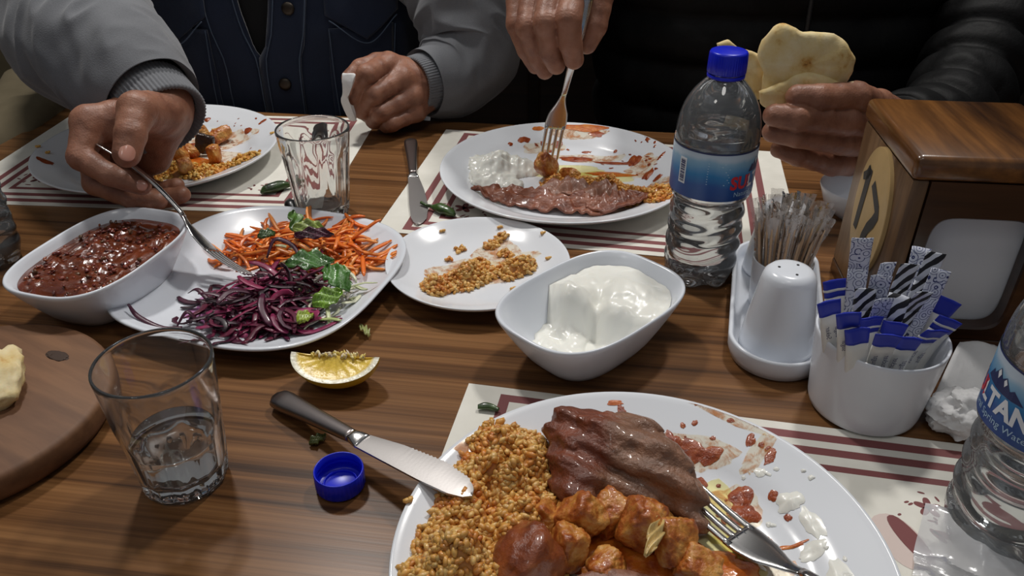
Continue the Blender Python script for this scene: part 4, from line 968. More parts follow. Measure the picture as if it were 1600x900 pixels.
bulgur(C1, [(-.01, .005, .010, .014), (.03, -.035, .012, .013), (.062, -.044, .011, .013), (.095, -.028, .009, .011), (.114, -.024, .005, .008), (-.02, -.04, .010, .015), (.0, -.065, .009, .012)], 620, 4, zt, 'yellow bulgur left over on the far left plate', 1.0, palette=[(218, 166, 78), (206, 146, 56), (226, 180, 100)], singles=[(-.097, .002), (-.1337, -.0129), (-.12, -.02), (.12, .036), (.0316, .0861)])

def facet(r, sq, seed, n=9, p=9):
    rs = np.random.RandomState(seed); V, F = ico(5); N = rs.randn(n, 3); N /= np.linalg.norm(N, axis=1)[:, None]; N = np.vstack([N, np.eye(3), -np.eye(3)]); d = np.r_[rs.uniform(.82, 1.1, n), rs.uniform(.78, .95, 6)]
    q = np.maximum(V @ N.T / d, 0) ** p; V = V / (q.sum(1) ** (1 / p))[:, None]; V = V * (1 + .09 * vnoise(V, 3.2, seed, 3) + .022 * vnoise(V, 11, seed + 1, 2))[:, None]
    return V * r * np.array(sq) * 1.02, F
def chunk(C, x, y, r, seed, mat, label, cat, group, name, z=None, sq=(1, .85, .75), power=0.6, amp=0.3):
    V, F = facet(r, sq, seed) if power < .9 else blob(r * sq[0], r * sq[1], r * sq[2], amp, 1.6, seed, 4, power); V = V * (1 + .10 * (np.abs(vnoise(V / r, 2.6, seed + 2, 3)) - .3) + .05 * vnoise(V / r, 9, seed + 4, 2))[:, None]; V = rot3(V, seed * .7, seed * .4, seed * 1.3)
    zz = (zt(math.hypot(x, y)) - V[:, 2].min() * 0.85) if z is None else z
    return set_props(mk(name, V, F, mat, loc=(C[0] + x, C[1] + y, ZP + zz)), label, cat, group)
pl = ['left of the broken pale one', 'under the front edge of the meat', 'broken open and pale beside the saucy meat', 'touching the meat underside', 'in the middle of the sauce', 'right of the tall chunk next to the fork', 'furthest right under the fork neck', 'low beside the cut meat strip', 'tucked behind under the fork tines']
for i, (x, y, r) in enumerate([(-.050, .033, .011), (-.030, .029, .015), (-.0376, .0084, .013), (-.0124, .032, .013), (.0024, .021, .016), (.0187, .0105, .014), (.031, -.002, .012), (-.018, -.002, .011), (.012, .036, .010)]):
    chunk(C3, x, y, r, i + 1, M['potato'], 'stewed potato chunk on the near plate ' + pl[i], 'potato', 'stewed potato chunks on the near plate', 'potato_chunk', sq=(1.1, .85, .9))
pl1 = ['beside the dark skin', 'leaning up at the back', 'nearest the fork hand', 'in the centre of the heap', 'at the front rim', 'right of the dark skin', 'next to the cuff', 'on top of the heap']
for i, (x, y, r) in enumerate([(.030, .005, .011), (.0537, .050, .012), (.004, -.018, .012), (.026, -.012, .013), (.045, -.048, .011), (.066, -.010, .010), (.004, .022, .011), (.038, .030, .011)]):
    chunk(C1, x, y, r, i + 31, M['potato'], 'stewed potato chunk on the far left plate ' + pl1[i], 'potato', 'stewed potato chunks on the far left plate', 'potato_chunk', z=None if i < 7 else .024, sq=(1.2, .8, .8))
chunk(C1, .048, .010, .013, 44, pmat('eggplant_skin', (52, 34, 24), 0.3, coat=0.4), 'dark eggplant skin piece in the stew on the far left plate', 'eggplant', None, 'eggplant_piece', z=.018, sq=(1.1, .35, .9))
pl2 = ['pierced by the upright fork', 'between the fork and the bulgur']
for i, (x, y, r) in enumerate([(-.018, .010, .014), (.006, .002, .010)]):
    chunk(C2, x, y, r, i + 61, M['potato'], 'stewed potato chunk on the middle plate ' + pl2[i], 'potato', 'stewed potato chunks on the middle plate', 'potato_chunk', sq=(1.5, .9, .7))

# near plate: thick folded slice of roast meat
def meat_fn(X):
    caps = [((-.034, .092, .024, .013), (-.030, .050, .018, .015)), ((-.032, .094, .027, .013), (.012, .088, .024, .012)), ((-.016, .080, .026, .019), (.018, .064, .026, .017)), ((.016, .066, .027, .016), (.030, .046, .021, .012)), ((.030, .046, .021, .012), (.036, .030, .012, .007)), ((-.022, .060, .016, .016), (.014, .050, .016, .014))]
    d = None
    for a, b in caps:
        q = cone_d(X, a, b); d = q if d is None else smin(d, q, 0.006)
    P = X.reshape(-1, 3); n1 = vnoise(P * np.array([1, 1, 1.8]), 70, 3, 3).reshape(d.shape); n2 = vnoise(P @ np.array([[.8, .6, 0], [-.6, .8, 0], [0, 0, 1]]) * np.array([.35, 2.2, 2.0]), 120, 5, 2).reshape(d.shape)
    fold = 0.0022 * np.sin((X[..., 0] * 1.0 + X[..., 1] * 1.6 + X[..., 2] * 1.5) * 170)
    d = d + 0.0032 * n1 + 0.0014 * n2 + fold * 0.7
    return np.maximum(d, 0.0045 - X[..., 2])
V, F = sdf_mesh(meat_fn, (-.062, .012, -.002), (.052, .118, .056), 0.0013)
nz = vnoise(V, 45, 9, 3); left = np.clip((-.004 - V[:, 0] + 0.2 * (V[:, 1] - .085) + .012 * nz) / .012, 0, 1)[:, None]
colr = (1 - left) * np.array(lin(132, 94, 72)) + left * np.array(lin(114, 57, 34)); colr = colr * (1 + 0.45 * vnoise(V * np.array([.4, 2, 2]), 130, 12, 2))[:, None] * (1 + .3 * nz)[:, None]
M['meat_attr'] = pmat('roast_meat_slab', (110, 60, 40), 0.42, attr=True, coat=0.22, bump=0.9, bscale=380, bdist=0.0014, sss=0.05)
set_props(mk('roast_meat', V, F, M['meat_attr'], col=np.clip(colr, .002, 1), loc=(C3[0], C3[1], ZP)), 'thick folded slice of brown roast meat on the near plate', 'meat')
chunk(C3, -.062, -.004, .022, 71, M['saucy'], 'round lump of meat glazed with sauce at the bottom of the near plate', 'meat', None, 'sauced_meat', power=.92, amp=.34, sq=(1, .95, .75))
for i, (x, y, L, a, w) in enumerate([(-.012, -.014, .050, -.1, .017), (.010, -.030, .046, .3, .015)]):
    V, F = blob(L / 2, w * .55, .009, .2, 2.4, 80 + i, 4, .85); V = rotz(V, a)
    set_props(mk('meat_strip', V, F, M['meat_grey'], loc=(C3[0] + x, C3[1] + y, ZP + zt(math.hypot(x, y)) + .006)), ('pale grained meat strip at the bottom edge of the picture', 'second meat strip below the pale one on the near plate')[i], 'meat', 'meat strips on the near plate')

# middle plate: thin ruffled doner slices leaning on each other
def meat_sheet(path, width, seed, lean, mat, name, label, group, C, z0=0.0):
    P = crom(np.array(path), 60); n = len(P); m = 16; T = np.gradient(P, axis=0); T /= np.linalg.norm(T, axis=1)[:, None]; N = np.c_[-T[:, 1], T[:, 0]]; V = []
    rs = np.random.RandomState(seed); jag = vnoise(np.c_[np.arange(n) * .22, np.zeros(n), np.zeros(n)], 1.0, seed, 3)
    for i in range(n):
        w = width * min(1, (i + 2) / 9, (n + 1 - i) / 9) * (1 + .28 * jag[i])
        for j in range(m):
            v = j / (m - 1) - .15; a = lean * .75 + 0.12 * jag[i]; rip = .0085 * float(vnoise(np.array([[i * .17, j * .22, seed * 3.1]]), 1.0, seed, 2)[0])
            off = v * w; x, y = P[i] + N[i] * (off * math.cos(a) + rip * math.sin(a)); z = zt(math.hypot(x, y)) + .0022 + max(off, 0) * math.sin(a) + rip * math.cos(a) * .8 + .0015
            V.append((x, y, max(z, zt(math.hypot(x, y)) + .0016) + z0))
    F = [[i * m + j, i * m + j + 1, i * m + m + j + 1, i * m + m + j] for i in range(n - 1) for j in range(m - 1)]
    o = mk(name, V, F, mat, loc=(C[0], C[1], ZP)); s = o.modifiers.new('thick', 'SOLIDIFY'); s.thickness = .0028; s.offset = 0; sb = o.modifiers.new('sub', 'SUBSURF'); sb.levels = 1; sb.render_levels = 1
    return set_props(o, label, 'meat', group)
gr = 'thin roast meat slices on the middle plate'
meat_sheet([(-.098, -.036), (-.074, -.052), (-.046, -.062), (-.018, -.070)], .025, 2, .45, M['meat'], 'meat_slice', 'ragged meat slice nearest the yogurt on the middle plate', gr, C2)
meat_sheet([(-.056, -.060), (-.022, -.074), (.012, -.080), (.040, -.082)], .026, 3, .55, M['meat'], 'meat_slice', 'long front meat slice along the rim of the middle plate', gr, C2, .001)
meat_sheet([(-.030, -.050), (.002, -.056), (.030, -.060), (.052, -.066)], .026, 5, .35, M['meat_grey'], 'meat_slice', 'paler meat slice lying on top with a bright fat fleck', gr, C2, .008)
meat_sheet([(.018, -.078), (.044, -.082), (.066, -.076), (.084, -.060)], .026, 7, .6, M['meat'], 'meat_slice', 'right hand meat slice beside the orange bulgur', gr, C2, .002)

# yogurt
def yog_blob(C, bumps, seed, label, base, name='yogurt'):
    nx = 70; xs0, xs1 = min(b[0] - 2 * b[3] for b in bumps), max(b[0] + 2 * b[3] for b in bumps); ys0, ys1 = min(b[1] - 2 * b[3] for b in bumps), max(b[1] + 2 * b[3] for b in bumps)
    X, Y = np.meshgrid(np.linspace(xs0, xs1, nx), np.linspace(ys0, ys1, nx), indexing='ij'); H = mound_h(X, Y, bumps); P = np.c_[X.ravel(), Y.ravel(), 0 * X.ravel()]
    rg = (1 - np.abs(vnoise(P, 75, seed, 3)) * 2.6).reshape(X.shape); H2 = H * (1 + .35 * rg) + .0012 * vnoise(P, 260, seed + 1, 2).reshape(X.shape); ok = H + .0016 * vnoise(P, 120, seed + 2, 2).reshape(X.shape) > .0028
    Z = np.array([[base(math.hypot(a, b)) for a, b in zip(r, q)] for r, q in zip(X, Y)]) + np.maximum(H2, 0) * np.where(ok, 1, .0) + .0002
    V = np.c_[X.ravel(), Y.ravel(), Z.ravel()]; F = [[i * nx + j, i * nx + nx + j, i * nx + nx + j + 1, i * nx + j + 1] for i in range(nx - 1) for j in range(nx - 1) if ok[i:i + 2, j:j + 2].any()]
    return set_props(mk(name, V, F, M['yogurt'], loc=(C[0], C[1], ZP)), label, 'yogurt')
yog_blob(C2, [(-.077, .014, .012, .013), (-.063, .036, .017, .014), (-.092, -.010, .006, .011), (-.057, -.012, .007, .011), (-.040, .030, .010, .010), (-.085, .030, .008, .012)], 4, 'ragged white yogurt scoop on the left of the middle plate', zt)
# in the dish: scooped out towards the near left corner
a44 = math.radians(44); N1, N2 = 80, 40; V = []
for i in range(N2):
    s = (i + .5) / N2 if i else 0.001
    for j in range(N1):
        t = 2 * PI * j / N1; c, sn = math.cos(t), math.sin(t); u = .0760 * s * np.sign(c) * abs(c) ** (2 / 3); v = .0520 * s * np.sign(sn) * abs(sn) ** (2 / 3)
        wx, wy = u * math.cos(a44) - v * math.sin(a44), u * math.sin(a44) + v * math.cos(a44); V.append((u, v, wx, wy))
V = np.array(V); wx, wy = V[:, 2], V[:, 3]; P3 = np.c_[wx, wy, 0 * wx]
q = (wx * .55 + wy * .83) + .010 + .006 * vnoise(P3, 40, 4, 2); st = np.clip(q / .022, 0, 1); st = st * st * (3 - 2 * st)
lump = .010 * np.exp(-((wx + .022) ** 2 + (wy - .018) ** 2) / (2 * .012 ** 2)) + .006 * np.exp(-((wx - .03) ** 2 + (wy - .03) ** 2) / (2 * .016 ** 2)); gul = .009 * np.exp(-((wx - .004 - .2 * wy) ** 2) / (2 * .005 ** 2)) * np.clip((.045 - wy) / .03, 0, 1)
hh = .0115 + .0245 * st + lump - gul + .0014 * vnoise(P3, 110, 6, 3) + .0012 * (1 - np.abs(vnoise(P3, 60, 8, 2)) * 3)
dz = np.interp
def dish_in(s): return np.interp(s, [p[0] for p in dprof[:8]], [p[1] for p in dprof[:8]])
def s_at(z): return np.interp(z, [p[1] for p in dprof[1:8]], [p[0] for p in dprof[1:8]])
hh = np.clip(hh, .008, .050); smax = s_at(np.minimum(hh, .043)) + .006; sc = np.repeat((np.arange(N2) + .5) / N2, N1)
Vy = np.c_[V[:, 0] * smax, V[:, 1] * smax, hh]; Fy = [[i * N1 + j, i * N1 + (j + 1) % N1, (i + 1) * N1 + (j + 1) % N1, (i + 1) * N1 + j] for i in range(N2 - 1) for j in range(N1)] + [list(range(N1))[::-1]]
o = mk('yogurt', Vy, Fy, M['yogurt'], loc=(CY[0], CY[1], .0003)); o.rotation_euler = (0, 0, a44); set_props(o, 'thick strained yogurt scooped out inside the deep white dish', 'yogurt')

# salsa
V = []; lev = .0385; s0 = float(s_at(lev)) + .004
for i in range(N2):
    s = (i + .5) / N2 if i else .001
    for j in range(N1):
        t = 2 * PI * j / N1; c, sn = math.cos(t), math.sin(t); V.append((.076 * s * s0 * np.sign(c) * abs(c) ** (2 / 3), .052 * s * s0 * np.sign(sn) * abs(sn) ** (2 / 3), lev))
V = np.array(V); sc = np.repeat((np.arange(N2) + .5) / N2, N1); n1 = vnoise(V, 110, 3, 3); n2 = vnoise(V, 300, 4, 2); V[:, 2] += (n1 * .0026 + n2 * .0022) * np.clip((1 - sc) * 8, 0, 1) + .002 * (1 - sc)
F = [[i * N1 + j, i * N1 + (j + 1) % N1, (i + 1) * N1 + (j + 1) % N1, (i + 1) * N1 + j] for i in range(N2 - 1) for j in range(N1)]
parts = [(V, F, np.array(lin(100, 46, 24)) * (1 + .55 * n1 + .3 * n2)[:, None])]; rs = np.random.RandomState(3)
for k in range(240):
    t = rs.uniform(0, 6.28); s = math.sqrt(rs.uniform(0, .95)) * s0; c, sn = math.cos(t), math.sin(t); x, y = .076 * s * np.sign(c) * abs(c) ** (2 / 3) * .95, .052 * s * np.sign(sn) * abs(sn) ** (2 / 3) * .95
    r = rs.uniform(.0007, .0021); Vb, Fb = blob(r * 1.3, r, r * .7, .3, 2, k, 2); Vb = rot3(Vb, rs.uniform(0, 6), 0, rs.uniform(0, 6)); col = [(124, 48, 26), (104, 32, 18), (140, 70, 38), (80, 26, 16), (118, 40, 22), (96, 60, 32)][rs.randint(6)]; parts.append((Vb + np.array([x, y, lev + rs.uniform(.0005, .0030)]), Fb, lin(*col)))
V, F, Cv = cat_mesh(parts); M['salsa'] = pmat('salsa', (130, 40, 20), 0.2, attr=True, coat=0.7, bump=0.4, bscale=500, bdist=.0008)
o = mk('pepper_salsa', V, F, M['salsa'], col=np.clip(Cv, .002, 1), loc=(CZ[0], CZ[1], .0003)); o.rotation_euler = (0, 0, math.radians(74)); set_props(o, 'glossy chopped red pepper salsa inside the oblong dish', 'salsa', None, 'stuff')

# salad: shredded carrot, red cabbage, pale lettuce shreds, parsley
def salz(x, y):
    c, s = math.cos(math.radians(18)), math.sin(math.radians(18)); u, v = x * c - y * s, x * s + y * c; r = (abs(u / .112) ** 3 + abs(v / .112) ** 3) ** (1 / 3); return float(np.interp(r, [p[0] for p in salprof[:8]], [p[1] for p in salprof[:8]]))
def shreds(bumps, n, seed, L, W, T, cols, curl, tilt=.35):
    rs = np.random.RandomState(seed); parts = []; wts = np.array([b[2] * b[3] for b in bumps]); wts = wts / wts.sum()
    for k in range(n):
        b = bumps[rs.choice(len(bumps), p=wts)]; x, y = b[0] + rs.randn() * b[3] * .8, b[1] + rs.randn() * b[3] * .8
        h = float(mound_h(np.array([x]), np.array([y]), bumps)[0]); z = salz(x, y) + .002 + h * rs.uniform(.25, 1.0); l = rs.uniform(*L); a = rs.uniform(0, 2 * PI); tl = rs.randn() * tilt; cu = rs.randn() * curl; pts = []; d = a
        for i in range(7):
            pts.append((x, y, max(z, salz(x, y) + .0016))); st = l / 6; x += st * math.cos(d) * math.cos(tl); y += st * math.sin(d) * math.cos(tl); z += st * math.sin(tl); d += cu / 6; tl += rs.randn() * .12 - .05
        w = rs.uniform(*W); V, F = tube(pts, [w * .55, w, w, w, w, w * .9, w * .5], 6, None, T); c = np.array(lin(*cols[rs.randint(len(cols))])) * rs.uniform(.8, 1.15); parts.append((V, F, c))
    return parts
cb = [(-.030, .043, .009, .012), (-.010, .072, .014, .013), (.022, .070, .018, .014), (.053, .055, .017, .014), (.074, .028, .013, .012), (.042, .034, .017, .013), (.006, .038, .014, .013), (-.045, .038, .004, .010)]
V, F, Cv = cat_mesh(shreds(cb, 299, 5, (.016, .038), (.0014, .0027), .6, [(242, 138, 52), (236, 122, 40), (246, 154, 78), (230, 112, 36)], .6, .24)); set_props(mk('shredded_carrot', V, F, M['carrot'], col=Cv, loc=(CSAL[0], CSAL[1], .0002)), 'heap of bright orange shredded carrot on the salad plate', 'carrot', None, 'stuff')
pb = [(-.022, -.058, .010, .013), (.008, -.050, .016, .015), (.036, -.072, .014, .013), (-.002, -.078, .012, .014), (.012, -.018, .014, .011), (.030, .004, .016, .010), (-.034, -.036, .006, .010), (.020, -.034, .016, .012)]
pp = shreds(pb, 299, 6, (.018, .042), (.0014, .0032), .14, [(76, 16, 48), (50, 10, 32), (104, 20, 56), (136, 30, 74), (36, 8, 24), (92, 16, 46), (150, 44, 92)], 2.6, .22)
for pts in ([(-.092, -.060, .021), (-.080, -.072, .017), (-.060, -.080, .012), (-.045, -.078, .011)], [(-.050, -.078, .010), (-.042, -.070, .020), (-.034, -.072, .012)], [(-.058, -.026, .010), (-.048, -.030, .016), (-.036, -.040, .012)], [(.0, .012, .022), (.006, .024, .034), (.022, .020, .030), (.03, .008, .024)]):
    V, F = tube(pts, [.001, .0022, .0022, .0012][:len(pts)], 7, 14, .4); pp.append((V, F, np.array(lin(70, 16, 44))))
V, F, Cv = cat_mesh(pp); set_props(mk('red_cabbage', V, F, M['cabbage'], col=Cv, loc=(CSAL[0], CSAL[1], .0002)), 'heap of dark purple shredded red cabbage on the salad plate', 'cabbage', None, 'stuff')
lb_ = [(.050, -.020, .012, .014), (.066, -.050, .008, .013), (.060, -.008, .014, .012), (.030, .030, .018, .012), (.075, -.028, .008, .010), (.055, -.070, .006, .010)]
V, F, Cv = cat_mesh(shreds(lb_, 70, 8, (.012, .034), (.0010, .0022), .35, [(206, 214, 168), (226, 228, 200), (184, 200, 132), (214, 206, 196)], 1.2, .4)); set_props(mk('shredded_lettuce', V, F, M['leafy'], col=Cv, loc=(CSAL[0], CSAL[1], .0002)), 'pale green and white lettuce shreds between carrot and cabbage', 'lettuce', None, 'stuff')
def leaf(loc, L, W, rot, col, label, cat, name, lobes=0, seed=1, group=None, curl=.4, extra=None):
    n, m = 18, 9; V = []; Cc = []
    for i in range(n):
        u = i / (n - 1); w = W / 2 * (math.sin(PI * min(1, u * .96 + .04)) ** .7) * (1 + (.45 * abs(math.sin(u * PI * lobes)) - .2 if lobes else 0))
        for j in range(m):
            v = j / (m - 1) * 2 - 1; V.append((L * (u - .5), w * v, .25 * L * curl * math.sin(u * PI) + .18 * W * curl * v * v + .0018 * math.sin(u * 17 + v * 6 + seed))); Cc.append(np.array(lin(*col)) * (1.25 if abs(v) < .13 else 1) * (1 + .2 * math.sin(seed + u * 9)))
    F = [[i * m + j, i * m + m + j, i * m + m + j + 1, i * m + j + 1] for i in range(n - 1) for j in range(m - 1)]
    o = mk(name, rot3(V, rot[0], rot[1], 0), F, M['leafy'], col=Cc, loc=loc); o.rotation_euler = (0, 0, rot[2]); o.modifiers.new('thick', 'SOLIDIFY').thickness = .0006
    return set_props(o, label, cat, group)
S0 = lambda x, y, z: (CSAL[0] + x, CSAL[1] + y, z)
leaf(S0(.018, .050, .036), .030, .014, (.5, -.5, 1.9), (74, 110, 40), 'upright green parsley leaf standing on the shredded carrot', 'herb leaf', 'parsley_leaf', 2, 1, 'green leaves in the salad')
leaf(S0(-.006, .040, .030), .018, .010, (.3, .2, .9), (58, 84, 34), 'small dark parsley leaf on the left side of the carrot', 'herb leaf', 'parsley_leaf', 2, 2, 'green leaves in the salad')
leaf(S0(.044, -.012, .031), .040, .020, (.3, .1, .3), (60, 104, 40), 'large frilled parsley leaf across the middle of the salad', 'herb leaf', 'parsley_leaf', 4, 3, 'green leaves in the salad')
leaf(S0(.070, -.030, .027), .034, .018, (.2, .3, -.8), (70, 120, 44), 'frilled green leaf at the right of the salad plate', 'herb leaf', 'parsley_leaf', 4, 4, 'green leaves in the salad')
leaf(S0(.066, -.054, .022), .026, .018, (.4, -.2, .5), (120, 160, 52), 'bright light green lettuce piece at the lower right of the salad', 'lettuce', 'lettuce_leaf', 0, 5, 'green leaves in the salad')
leaf(S0(.052, -.076, .019), .018, .012, (.2, .2, 1.3), (150, 170, 60), 'yellow green lettuce scrap at the bottom of the salad', 'lettuce', 'lettuce_leaf', 0, 6, 'green leaves in the salad')
leaf(S0(.034, .036, .038), .028, .016, (.6, .2, .4), (150, 168, 84), 'pale curled lettuce leaf in the middle of the carrot', 'lettuce', 'lettuce_leaf', 0, 7, 'green leaves in the salad')
leaf(S0(.040, .028, .036), .034, .012, (.5, .1, .25), (74, 18, 44), 'broad glossy purple cabbage leaf lying on the carrot edge', 'cabbage', 'cabbage_leaf', 0, 8)
leaf((-.1176, .5226, .0035), .016, .006, (.2, 0, 2.2), (196, 204, 140), 'tiny pale lettuce scrap on bare wood right of the salad plate', 'lettuce', 'lettuce_scrap', 0, 9)
leaf((-.1292, .3974, .0028), .012, .006, (.2, 0, .7), (92, 100, 40), 'tiny dark green leaf scrap between the cap and the knife', 'lettuce', 'leaf_scrap', 2, 10)

leaf((C3[0] + .006, C3[1] + .002, .034), .034, .008, (.3, .2, 1.2), (206, 176, 112), 'pale limp cabbage strip among the potatoes on the near plate', 'cabbage', 'cabbage_strip', 0, 12)
def smear(C, spots, seed, mat, name, label, cat, surf=zt, zoff=ZP):
    """flat irregular splashes lying on a dish surface: (x, y, length, width, angle, height)"""
    parts = []
    for k, (x, y, l, w, a, h) in enumerate(spots):
        n, m = 26, 6; V = [(0, 0, 0)]; rr = 1 + .5 * vnoise(np.c_[np.cos(np.arange(n) * 2 * PI / n) * 1.6, np.sin(np.arange(n) * 2 * PI / n) * 1.6, np.full(n, k * 1.37)], 1.0, seed, 3)
        for i in range(1, m + 1):
            s = i / m
            for j in range(n):
                t = 2 * PI * j / n; V.append((l / 2 * s * rr[j] * math.cos(t), w / 2 * s * rr[j] * math.sin(t), 0))
        V = rotz(np.array(V), a); V[:, 0] += x; V[:, 1] += y; rad = np.hypot(V[:, 0], V[:, 1]); V[:, :2] *= np.minimum(1, .1315 / np.maximum(rad, 1e-6))[:, None]; s = np.r_[0, np.repeat(np.arange(1, m + 1) / m, n)]
        V[:, 2] = [surf(math.hypot(p[0], p[1])) for p in V]; V[:, 2] += .00025 + h * (1 - s ** 2) * (1 + .8 * vnoise(V, 260, seed + k, 2))
        F = [[0, 1 + j, 1 + (j + 1) % n] for j in range(n)] + [[1 + i * n + j, 1 + (i + 1) * n + j, 1 + (i + 1) * n + (j + 1) % n, 1 + i * n + (j + 1) % n] for i in range(m - 1) for j in range(n)]
        parts.append((V, F))
    V, F, _ = cat_mesh(parts); return set_props(mk(name, V, F, mat, loc=(C[0], C[1], zoff)), label, cat, None, 'stuff')
rs = random.Random(4)
spots = [(.034, .096, .012, .016, .3, .001), (.046, .090, .020, .012, -.5, .0012), (.056, .085, .016, .010, .2, .001), (.045, .067, .014, .010, .4, .0012), (.069, .055, .016, .014, .6, .002), (.068, .042, .018, .016, .2, .002), (.082, .090, .010, .005, 1, .0008), (.091, .077, .012, .006, .9, .0008), (.087, .0515, .005, .007, 0, .0006), (.004, .118, .006, .012, 0, .0006)]
spots += [(.02 + rs.uniform(0, .075), .03 + rs.uniform(0, .085), rs.uniform(.0015, .005), rs.uniform(.0015, .004), rs.uniform(0, 3), .0004) for _ in range(34)]
smear(C3, spots, 2, M['sauce_dark'], 'pepper_sauce', 'red brown sauce splashes across the empty side of the near plate', 'sauce')
smear(C3, [(.080, .117, .052, .015, -.62, .0003), (.056, .124, .012, .010, .2, .0003), (.035, .004, .040, .030, .2, .0035), (.012, .012, .060, .034, .1, .003), (.050, -.004, .036, .026, .3, .0025), (-.025, .015, .05, .03, 0, .003), (.0, .125, .012, .004, 0, .0002), (.070, .020, .020, .008, .5, .0008), (.082, .008, .016, .003, -.8, .0006), (.088, .018, .018, .003, .1, .0006)], 3, M['sauce'], 'tomato_sauce', 'orange sauce pooled around the potatoes and on the rim of the near plate', 'sauce')
g = NT('sauce_film'); g.t.nodes.remove(g.b); tr = g.n('ShaderNodeBsdfTransparent'); tr.inputs[0].default_value = (0.99, 0.95, 0.86, 1); gl = g.n('ShaderNodeBsdfPrincipled'); gl.inputs['Base Color'].default_value = lin(206, 128, 58) + (1,); gl.inputs['Roughness'].default_value = .25; mp = g.coord((1, 1, .3)); nz = g.noise(mp, 95, 7, .72, .6); fr = g.ramp(nz, 0, [(.46, (0, 0, 0)), (.60, (.55, .55, .55)), (.75, (.9, .9, .9))]); mx = g.n('ShaderNodeMixShader'); g.l(fr, 0, mx, 0); g.l(tr, 0, mx, 1); g.l(gl, 0, mx, 2); g.l(mx, 0, g.out, 0); M['film'] = g.m
smear(C3, [(.050, .088, .050, .024, -.3, .0002), (.066, .048, .030, .040, .1, .0002), (.086, .082, .030, .012, .8, .0002), (.078, .112, .060, .022, -.62, .0002), (.060, .0, .060, .030, .3, .0002), (-.1, .084, .016, .012, .4, .0002), (.0, .02, .1, .06, .0, .0002)], 21, M['film'], 'sauce_film', 'thin orange sauce film wiped over the near plate', 'sauce')
smear(C2, [(.03, .065, .09, .022, -.1, .0002), (.088, .03, .05, .03, .8, .0002), (.10, -.03, .04, .04, 0, .0002), (.02, .112, .07, .02, -.12, .0002), (-.02, .09, .05, .02, .1, .0002)], 22, M['film'], 'sauce_film', 'thin orange sauce film wiped over the middle plate', 'sauce')
smear(C1, [(.05, .05, .09, .05, .2, .0002), (.03, .0, .12, .07, -.2, .0002)], 23, M['film'], 'sauce_film', 'thin orange sauce film around the leftovers on the far left plate', 'sauce')
smear(CS, [(-.01, -.005, .08, .05, .3, .0002), (.02, .03, .06, .04, .2, .0002)], 24, M['film'], 'oil_stain', 'pale oily stain under the bulgur clumps on the small plate', 'oil', surf=szt, zoff=.0002)
smear(C3, [(.055, .038, .030, .060, .2, .0003), (.05, .01, .05, .04, .2, .0003)], 6, M['oil'], 'oil_film', 'yellow oil film under the fork on the near plate', 'oil')
smear(C3, [(.095, .045, .014, .012, .2, .0018), (.102, .028, .010, .022, .2, .0008), (.098, .012, .016, .010, .4, .0010), (.106, -.01, .012, .03, .1, .0007), (.083, .068, .008, .006, 0, .0008)] + [(.085 + rs.uniform(-.02, .03), .03 + rs.uniform(-.05, .05), rs.uniform(.002, .006), rs.uniform(.002, .004), rs.uniform(0, 3), .0007) for _ in range(16)], 7, M['yogurt'], 'yogurt_smear', 'thin white yogurt smears on the right side of the near plate', 'yogurt')
s2 = [(.020, .062, .042, .014, -.1, .0016), (-.002, .098, .014, .010, 0, .0008), (-.012, .085, .01, .007, .4, .0008), (.045, .108, .020, .010, -.3, .0008), (.062, .050, .050, .007, -.15, .0008), (.083, .049, .018, .014, .3, .0014), (.104, .082, .012, .006, .8, .0006), (.094, .012, .022, .010, .9, .0016), (.102, -.004, .012, .008, .7, .0012), (.112, .04, .016, .004, .9, .0006), (-.042, .099, .014, .010, .3, .0008), (-.058, .088, .006, .006, 0, .0006), (.032, .082, .012, .006, 0, .0008), (.085, -.04, .02, .01, 0, .001)] + [(rs.uniform(-.03, .11), rs.uniform(0, .1), rs.uniform(.002, .006), rs.uniform(.0015, .004), rs.uniform(0, 3), .0004) for _ in range(34)]
smear(C2, s2, 9, M['sauce_dark'], 'pepper_sauce', 'red sauce streaks behind the fork on the middle plate', 'sauce')
smear(C2, [(.035, .120, .055, .012, -.12, .0003), (-.025, .121, .014, .007, .2, .0003), (.055, .02, .05, .012, -.1, .0006), (.02, -.03, .1, .03, -.25, .001)], 10, M['sauce'], 'tomato_sauce', 'orange sauce stain on the far rim of the middle plate', 'sauce')
smear(C2, [(.0, .030, .085, .034, .0, .0003), (.05, .015, .06, .03, -.2, .0003)], 11, M['oil'], 'oil_film', 'yellow oil film around the fork on the middle plate', 'oil')
smear(C1, [(.030, .045, .050, .010, .2, .0012), (.045, .035, .022, .012, .1, .002), (.082, .066, .010, .014, .5, .0007), (.098, .078, .012, .006, .7, .0006), (.005, .085, .014, .008, 0, .0008), (.02, .104, .008, .008, 0, .001), (-.112, -.040, .020, .010, -.3, .0006)] + [(rs.uniform(-.02, .1), rs.uniform(.0, .1), rs.uniform(.0015, .004), rs.uniform(.0015, .003), rs.uniform(0, 3), .0004) for _ in range(26)], 12, M['sauce_dark'], 'pepper_sauce', 'red sauce streaks on the far left plate', 'sauce')
smear(C1, [(.03, -.02, .10, .06, -.3, .0015), (.0, .0, .05, .04, 0, .001)], 13, M['sauce'], 'tomato_sauce', 'orange stew sauce under the leftovers on the far left plate', 'sauce')
smear(CSAL, [(-.018, -.030, .060, .045, .5, .0003), (-.002, -.002, .045, .030, .4, .0003), (-.03, -.06, .05, .04, 0, .0003)], 14, M['juice'], 'cabbage_juice', 'pink cabbage juice stain on the salad plate', 'juice', surf=lambda r: .0046, zoff=.0002)

